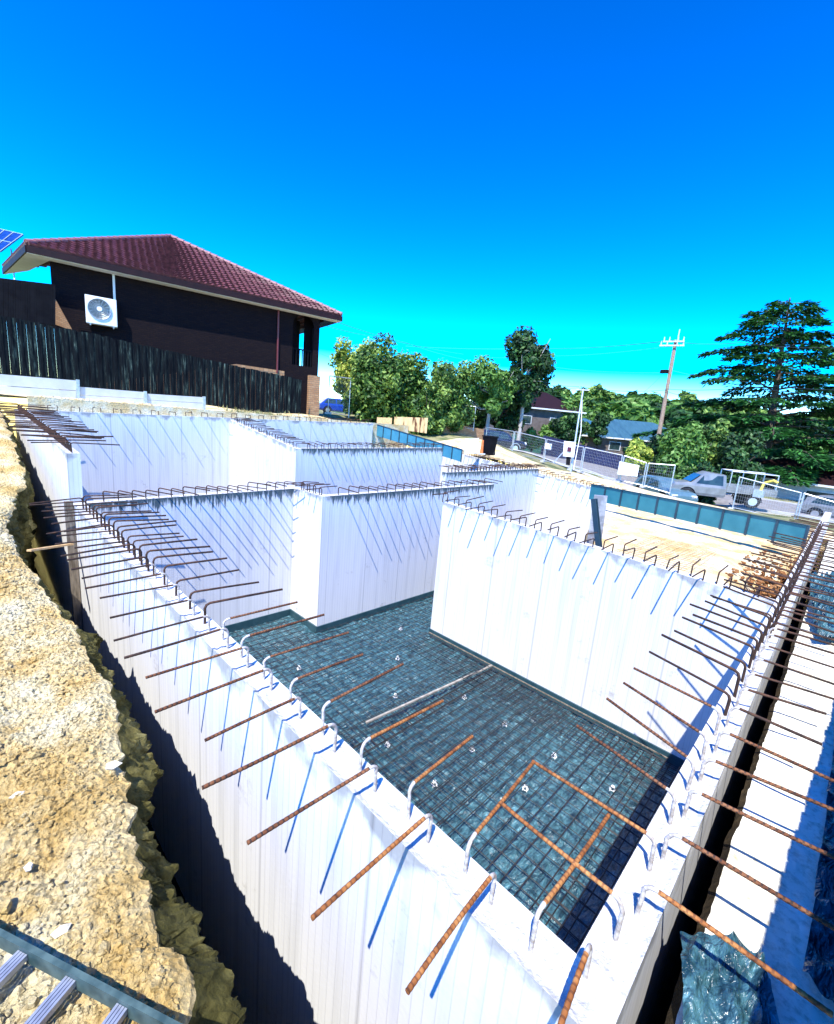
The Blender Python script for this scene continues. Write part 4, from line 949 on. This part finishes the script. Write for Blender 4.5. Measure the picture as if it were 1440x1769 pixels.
hb=[(-2.0,.4,.85,.9,.85),(-1.9,.3,.92,1.25,.76),(-1.3,.25,.95,1.45,.76),(0,.25,.93,1.47,.76),(.5,.25,.92,1.3,.76),(1.0,.25,.93,.98,.86),(1.8,.28,.82,.86,.86),(2.05,.35,.6,.64,.8)]
hw_=[[(-1.6,.97,.955),(-.5,.97,.955),(-.5,1.38,.79),(-1.3,1.36,.79)],[(-.4,.97,.955),(.7,.96,.95),(.35,1.3,.79),(-.4,1.4,.79)]]
p=at(586,716,d=44)
v=vehicle('parked_car','bright blue car parked beyond the brick pier',p,-.5,M['carblue'],4.2,1.75,hb,(-1.25,1.3),.32,hw_)
for s in (-1,1): g=MB(); g.box((2.0,s*.6,.66),(.1,.35,.16)); g.build('headlight',M['lamp'],v,local=True)
p=at(1142,866,d=28)
v=vehicle('parked_car','silver blue car with a dark wheel arch behind the end of the temporary fence',p,-2.3,M['carteal'],4.2,1.75,hb,(-1.25,1.3),.36,hw_)
for s in (-1,1): g=MB(); g.box((2.0,s*.6,.66),(.1,.35,.16)); g.build('headlight',M['lamp'],v,local=True)
p=at(1462,905,d=26)
v=vehicle('parked_car','white car just entering at the right frame edge beside the grass verge',p,-1.9,M['carwhite'],4.2,1.75,hb,(-1.25,1.3),.33,hw_)
for s in (-1,1): g=MB(); g.box((2.0,s*.6,.66),(.1,.35,.16)); g.build('headlight',M['lamp'],v,local=True)
# white utility truck with tray
up=[(-.1,.45,1.0,1.05,.85),(0,.4,1.05,1.7,.8),(.9,.4,1.05,1.78,.8),(1.25,.4,1.05,1.6,.8),(1.75,.4,1.06,1.12,.88),(2.6,.4,1.0,1.02,.88),(2.75,.5,.75,.8,.84)]
uw=[[(.1,1.1,.955),(1.5,1.1,.95),(1.15,1.58,.81),(.15,1.66,.81)]]
p=at(1236,868,d=27)
v=vehicle('utility_truck','white utility truck with an open tray parked under the cedar',p,2.05,M['carwhite'],5.2,1.85,up,(-1.5,1.9),.38,uw)
g=MB(); g.box((-1.35,0,.82),(2.5,1.9,.10)); 
for s in (-1,1): g.box((-1.35,s*.93,1.03),(2.5,.04,.30))
g.box((-2.58,0,1.03),(.04,1.86,.30)); g.build('tray',M['carwhite'],v,local=True)
g=MB()
for x in (-.2,-1.4,-2.5):
    for s in (-1,1): g.tube([(x,s*.88,1.1),(x,s*.88,2.0)],.03,6)
    g.tube([(x,-.88,2.0),(x,.88,2.0)],.03,6)
for s in (-1,1): g.tube([(-.2,s*.88,2.0),(-2.5,s*.88,2.0)],.03,6)
g.build('ladder_rack',M['galv'],v,local=True)
g=MB(); g.face([(1.28,-.72,1.60),(1.28,.72,1.60),(1.78,.80,1.14),(1.78,-.80,1.14)]); g.v=[(a+.03,b,c+.02) for a,b,c in g.v]; g.build('windscreen',M['glass'],v,local=True)
p=at(1308,862,d=24.5); r=root('yellow_machine',p,'yellow plate machine handle standing behind the white truck','machine')
g=MB(); g.tube([p+Vector((0,0,.2)),p+Vector((.1,-.1,.9)),p+Vector((.0,-.5,1.1)),p+Vector((0,-.7,1.0))],.07,8); g.build('handle',M['yellow'],r)
g=MB(); g.box(p+Vector((0,0,.3)),(.5,.45,.4)); g.build('engine',M['galv'],r)
# ------------------------------------------------------------ houses across the street
def cottage(name,label,p,rz,w_,d_,hh,rh,wm,rm,wins=(),ov=.5):
    r=root(name,p,label,'house',None,rz); g=MB(); x,y=w_/2,d_/2
    for a,b in (((-x,-y),(x,-y)),((x,-y),(x,y)),((x,y),(-x,y)),((-x,y),(-x,-y))): g.face([(*a,-4),(*b,-4),(*b,hh),(*a,hh)])
    g.build('wall',wm,r,local=True)
    g=MB(); X_,Y_=x+ov,y+ov; rx=max(.2,X_-Y_); A=[(-X_,-Y_,hh),(X_,-Y_,hh),(X_,Y_,hh),(-X_,Y_,hh)]; a=(-rx,0,hh+rh); b=(rx,0,hh+rh)
    g.face([A[0],A[1],b,a]); g.face([A[1],A[2],b]); g.face([A[2],A[3],a,b]); g.face([A[3],A[0],a]); g.face([(q[0],q[1],hh-.02) for q in A][::-1]); g.build('roof',rm,r,local=True)
    g=MB()
    for q,q2 in zip(A,A[1:]+A[:1]): g.beam(q,q2,.1,.18)
    g.build('gutter',M['soffit'],r,local=True)
    for (s,cx,cz,ww,wh) in wins:
        yy=-y-.03 if s==0 else (y+.03); g=MB(); g.box((cx,yy,cz),(ww,.08,wh)); f=g.build('window',M['render'],r,local=True)
        g=MB(); g.box((cx,yy-(.03 if s==0 else -.03),cz),(ww*.86,.06,wh*.84)); g.build('pane',M['glass'],f,local=True)
    return r
p=at(1385,878,d=43); cottage('white_house','white weatherboard house in the shade under the cedar',p,-1.75,14,9,2.6,2.0,M['render'],M['fascia'],((0,-4.5,1.5,1.6,1.2),(0,-2,1.5,1.6,1.2),(0,2,1.5,2.2,1.2),(0,5,1.5,1.2,1.2)))
p=at(1072,788,d=63); cottage('low_house','low house with a blue grey metal roof behind the shade cloth fence',p,-.85,17,10,2.4,2.6,M['brownwall'],M['blueroof'],((0,-3,1.4,1.5,1.1),(0,3,1.4,1.5,1.1)))
p=at(985,770,d=80); cottage('low_house','smaller blue grey roofed house left of the meter pole',p,-.7,13,9,2.6,2.4,M['brownwall'],M['blueroof'],((0,0,1.4,1.5,1.1),))
p=at(905,745,d=62); cottage('gable_house','tan house half hidden behind the dark gum tree',p,-.6,11,9,3.0,3.0,M['brownwall'],M['fascia'],((0,-2,1.5,1.5,1.1),(0,2,1.5,1.5,1.1)))
for k,(x,y,d) in enumerate(((1080,712,240),(1105,715,260),(1190,712,250),(1065,720,220),(950,712,200))):
    cottage('hillside_house',['pale house high on the hill left of the power pole','long roofed house on the hill crest touching the pole','house on the hill right of the power pole','grey roofed house lower on the hill above the blue roof','house among the trees on the hill by the meter pole'][k],(lambda q:Vector((q.x,q.y,min(q.z,gz(q.x,q.y)+3))))(at(x,y,d=d)),-.9+k*.3,16,10,3,2.8,M['render'] if k%2 else M['brownwall'],M['fascia'] if k%2 else M['blueroof'])
# ------------------------------------------------------------ vegetation
def crown(mb,center,rad,n,ls,seed,clumps=26,flat=1.0,fill=.55,aspect=.6,droop=0):
    rnd=random.Random(seed); C=[]
    c=Vector(center)
    for k in range(clumps):
        while True:
            v=Vector((rnd.uniform(-1,1),rnd.uniform(-1,1),rnd.uniform(-1,1)))
            if .25<v.length<1: break
        v=v*(.95*(.55+.45*rnd.random())/max(v.length,.5)*v.length**.5)
        C.append((Vector((v.x*rad[0],v.y*rad[1],v.z*rad[2])),rnd.uniform(.20,.42)))
    rm=sum(rad)/3
    for k in range(n):
        cc,cr=C[rnd.randrange(clumps)]
        v=Vector((rnd.gauss(0,1),rnd.gauss(0,1),rnd.gauss(0,1))).normalized()*(rnd.random()**.4)
        p=c+cc+Vector((v.x*cr*rm,v.y*cr*rm,v.z*cr*rm*flat))
        s=ls*rnd.uniform(.6,1.4); n1=(v+Vector((rnd.uniform(-.9,.9),rnd.uniform(-.9,.9),rnd.uniform(-.5,1.1)))).normalized()
        t=n1.orthogonal().normalized(); t=Matrix.Rotation(rnd.random()*6.28,3,n1)@t; b=n1.cross(t)*aspect*s; t=t*s
        mb.face([p-t,p+b*.8,p+t,p-b*.8])
def tree(name,label,base,top,rad,nleaf,ls,lm,tm,seed,trunk_r=.2,clumps=26,multi=1,group=None,cat='tree',cz=None,aspect=.6,lean=(0,0)):
    base=Vector(base); r=root(name,base,label,cat,group); rnd=random.Random(seed)
    hgt=top-base.z; cc=Vector((base.x+lean[0],base.y+lean[1],base.z+(cz if cz is not None else hgt-rad[2])))
    g=MB()
    for q in range(multi):
        o=Vector((rnd.uniform(-.3,.3),rnd.uniform(-.3,.3),0))*(multi>1)
        mid=base.lerp(cc,.6)+o*1.5; g.tube([base+o-Vector((0,0,2.0)),mid,cc+o*2],[trunk_r,trunk_r*.7,trunk_r*.3],8)
        for k in range(7):
            a=rnd.random()*6.28; e=cc+Vector((math.cos(a)*rad[0]*.7,math.sin(a)*rad[1]*.7,rnd.uniform(-.6,.7)*rad[2])); s=mid.lerp(cc,rnd.random())
            g.tube([s,s.lerp(e,.5)+Vector((0,0,-.1*rad[2])),e],[trunk_r*.35,trunk_r*.22,trunk_r*.08],5,False)
    g.build('trunk',tm,r,smooth=True)
    g=MB(); crown(g,cc,rad,nleaf,ls,seed,clumps,aspect=aspect)
    if cat=='shrub' or multi>1: crown(g,(cc.x,cc.y,cc.z-rad[2]*.52),(rad[0]*.97,rad[1]*.97,rad[2]*.48),int(nleaf*.6),ls,seed+500,clumps,aspect=aspect)
    g.build('crown',lm,r); return r
def pxs(px,d): return px*d/F
# big bush pair behind the ply sheets
def T(name,label,pxc,top,bot,wpx,d,n,ls,lm,seed,tm='trunk',tr=.15,clumps=28,cat='tree',multi=1,group=None,asp=.6,low=None,depthf=.8):
    b=at(pxc,bot,d=d); t=at(pxc,top,d=d).z; rx=wpx*d/F/2; hh=t-b.z; lo=at(pxc,low,d=d).z if low else b.z
    rz_=(t-lo)/2; return tree(name,label,b,t,(rx*1.02,rx*1.02*depthf,rz_*1.02),n,ls,M[lm],M[tm],seed,tr,clumps,multi,group,cat,cz=(t+lo)/2-b.z,aspect=asp)
T('broadleaf_shrub','pale yellow green bushy shrub nearest the brick house',612,588,712,90,36,6000,.16,'leaf_yellow',1,cat='shrub',low=690,clumps=30)
T('broadleaf_shrub','large rounded glossy bush left of the ply sheets',663,585,735,150,33,16000,.16,'leaf_bush',2,cat='shrub',clumps=46)
T('broadleaf_shrub','leafy bush in the middle beside the dark gum',765,622,752,110,33,9000,.15,'leaf_bush',3,cat='shrub',clumps=36)
T('broadleaf_shrub','lower bush behind the brick garden wall',735,650,752,80,31,5000,.14,'leaf_bush',33,cat='shrub',clumps=30)
T('gum_tree','dark spreading gum with rounded lower crown behind the brick wall',838,606,768,112,44,9000,.22,'leaf_lime',4,'trunkpale',.22,low=735,clumps=18)
T('gum_tree','tall dark gum rising above the others with a ragged top',893,566,775,104,46,7500,.22,'leaf_gum',5,'trunkpale',.25,low=700,clumps=22)
T('gum_tree','low dark tree in the shade under the tall gum',860,660,772,110,48,6000,.24,'leaf_gum',6,'trunk',.2,low=750,clumps=26)
T('street_tree','bright green round tree right of the tall gum',962,690,765,70,60,4500,.25,'leaf_lime',7,clumps=24)
T('street_tree','small bright shrub right of the black car',918,735,775,46,50,2200,.2,'leaf_lime',8,cat='shrub',clumps=16)
T('street_tree','slim dark tree above the round green one',938,678,740,36,90,1800,.4,'leaf_gum',9,clumps=14)
T('street_tree','dark fir like tree in front of the blue roof',1028,704,775,34,56,3000,.22,'leaf_gum',10,clumps=20)
T('street_tree','yellow green shrub left of the power pole foot',1098,758,812,50,40,3000,.2,'leaf_yellow',11,cat='shrub',clumps=20)
T('street_tree','wide leafy tree behind the white sign and silver blue car',1165,725,850,120,36,11000,.19,'leaf_lime',12,clumps=44,depthf=.5)
T('street_tree','olive tree beneath the left branches of the cedar',1215,715,840,110,40,9000,.2,'leaf_bush',13,clumps=36,depthf=.5)
T('broadleaf_shrub','dark shrub behind the silver blue car',1175,800,868,70,33,3500,.15,'leaf_bush',14,cat='shrub',clumps=22)
T('broadleaf_shrub','low shrub on the verge at the right frame edge',1425,868,895,60,27,2200,.1,'leaf_bush',15,cat='shrub',clumps=18)
for k,(px,top,bot,w_,d,lm) in enumerate(((705,650,725,110,50,'leaf_gum'),(800,640,755,90,50,'leaf_gum'),(925,690,765,70,66,'leaf_gum'),(985,700,760,60,85,'leaf_lime'),(1000,725,775,50,60,'leaf_bush'),(955,722,775,60,57,'leaf_lime'))):
    T('background_tree',['dark tree filling the gap behind the two big glossy bushes','dark tree behind the middle bushes and gum','dark tree behind the tan house roof','far pale green tree left of the meter pole top','small tree in front of the left blue roof','low bright tree right of the black car behind the green fence'][k],px,top,bot,w_,d,4500,.26,lm,60+k,clumps=26,cat='tree',multi=2)
T('broadleaf_shrub','dense dark shrub between the silver blue car and the white truck',1205,800,880,70,29,5200,.13,'leaf_gum',81,cat='shrub',clumps=26)
T('street_tree','leafy tree filling the gap left of the cedar trunk',1262,742,840,100,36,8000,.18,'leaf_gum',82,clumps=34,cat='shrub')
T('street_tree','bushy tree around the foot of the power pole',1135,752,822,80,43,5000,.2,'leaf_gum',83,clumps=30,cat='shrub')
T('street_tree','dark tree between the green fence and the navy fence',975,712,770,60,54,4500,.22,'leaf_gum',84,clumps=26,cat='shrub')
# hillside trees
lt=[('leaf_lime',40),('leaf_gum',41),('leaf_bush',42)]; proto=[]
for k,(lm,sd) in enumerate(lt):
    g=MB(); g.tube([(0,0,-1),(0,0,4)],[.4,.2],6); tk=g.data=None
    g=MB(); g.tube([(0,0,-1),(0,0,5)],[.4,.2],6); a=g.build('trunk',M['trunk'])
    g=MB(); crown(g,(0,0,5.5),(3.6,3.6,4),1300,.75,sd,16); b=g.build('crown',M[lm]); me=(a.data,b.data); bpy.data.objects.remove(a); bpy.data.objects.remove(b); proto.append(me)
rnd=random.Random(5)
HX=[(px,d) for d,st in ((100,15),(125,13),(155,12),(190,11),(230,10),(270,10)) for px in range(890,1235 if d<150 else 1470,st)]
for k,(px,d) in enumerate(HX):
    px+=rnd.uniform(-6,6); p=at(px,745,d=d*rnd.uniform(.93,1.07)); p.z=gz(p.x,p.y)+1.5; q=proto[rnd.randrange(3)]
    o=bpy.data.objects.new('hillside_tree',None); COL.objects.link(o); o.location=(p.x,p.y,p.z-2.5); s=rnd.uniform(.5,1.15)*(1+d/350); o.scale=(s*1.25,s*1.25,s); o.rotation_euler=(0,0,rnd.random()*6); WO[o.name]=Vector((0,0,0))
    tag(o,'one of the small trees crowding the distant hillside beyond the street','tree','distant hillside trees')
    for me,nm in zip(q,('trunk','crown')):
        c=bpy.data.objects.new(nm,me); COL.objects.link(c); c.parent=o
# cedar
def cedar():
    b=at(1312,850,d=46); t=at(1364,515,d=46); r=root('cedar_tree',b,'huge dark cedar with flat tiered branches at the right','tree'); rnd=random.Random(11)
    ax=t-b; g=MB(); g.tube([b-Vector((0,0,1)),b.lerp(t,.3),b.lerp(t,.65),t],[.55,.42,.22,.05],10)
    lf=MB(); Hh=ax.length
    nb=88
    for k in range(nb):
        f=.03+.96*(k/nb)**.95; o=b.lerp(t,f); a=k*2.399+rnd.uniform(-.3,.3)
        Lb=(1-f)**.72*13.8*rnd.uniform(.62,1.15)*(1.1 if f<.4 else 1)+.9
        if f>.8: Lb*=1.1
        dr=Vector((math.cos(a),math.sin(a),0)); rise=rnd.uniform(-.02,.16)*Lb
        pts=[o+dr*Lb*s+Vector((0,0,rise*math.sin(s*2.2)+(-.10*Lb*s**3))) for s in (0,.25,.5,.75,1)]
        g.tube(pts,[.13*(1-f)+.05,.10*(1-f)+.04,.06,.04,.02],5,False)
        side=Vector((-dr.y,dr.x,0)); m=int((56 if f<.45 else 40)*Lb)
        for q in range(m):
            s=rnd.uniform(.22,1.03)**.8; wd=(.40*Lb*(1.05-s)+.4)*rnd.choice((-1,1))*rnd.random()**.8
            i=min(3,int(s*4)); p=pts[i].lerp(pts[i+1],min(1,s*4-i)) ; p=p+side*wd+Vector((0,0,-.10*abs(wd)+rnd.gauss(0,.09)))
            for w_ in range(2):
                dd=(dr*rnd.uniform(.2,1)+side*(1 if wd>0 else -1)*rnd.uniform(0,1.0)+Vector((0,0,rnd.uniform(-.55,.12)))).normalized()*rnd.uniform(.35,.7)
                bb=dd.cross(Vector((rnd.uniform(-.4,.4),rnd.uniform(-.4,.4),1))).normalized()*.11
                lf.face([p,p+dd*.5+bb,p+dd,p+dd*.5-bb])
    g.build('trunk',M['trunk'],r,smooth=True); lf.build('crown',M['leaf_cedar'],r)
cedar()
# weeds along the back of the walls
g=MB(); rnd=random.Random(3)
for k in range(2600):
    x=rnd.uniform(9,21); y=20.3+abs(rnd.gauss(0,.9)); z=gz(x,y); h=rnd.uniform(.05,.22)
    d=Vector((rnd.uniform(-.1,.1),rnd.uniform(-.1,.1),h)); s=Vector((rnd.uniform(-.04,.04),rnd.uniform(-.04,.04),0)); p=Vector((x,y,z-.02)); g.face([p-s,p+s,p+d])
tag(g.build('weeds',M['leaf_weed']),'dry weeds growing along the edge behind the rear wall','weeds',kind='stuff')
g=MB()
for k in range(420):
    x=rnd.uniform(2,14); y=20.0+abs(rnd.gauss(0,.4)); clod(g,(x,y,gz(x,y)+.02),rnd.uniform(.03,.12),k+3000)
for k in range(420):
    t=rnd.random(); x=19.4+abs(rnd.gauss(0,.9)); y=5+t*12; clod(g,(x,y,-.45+1.04*(y-4.6)/12.4),rnd.uniform(.03,.10),k+5000)
tag(g.build('rubble',M['sand']),'pale clay rubble spread along the tops of the far walls','rubble',kind='stuff')
print('bars',NB)
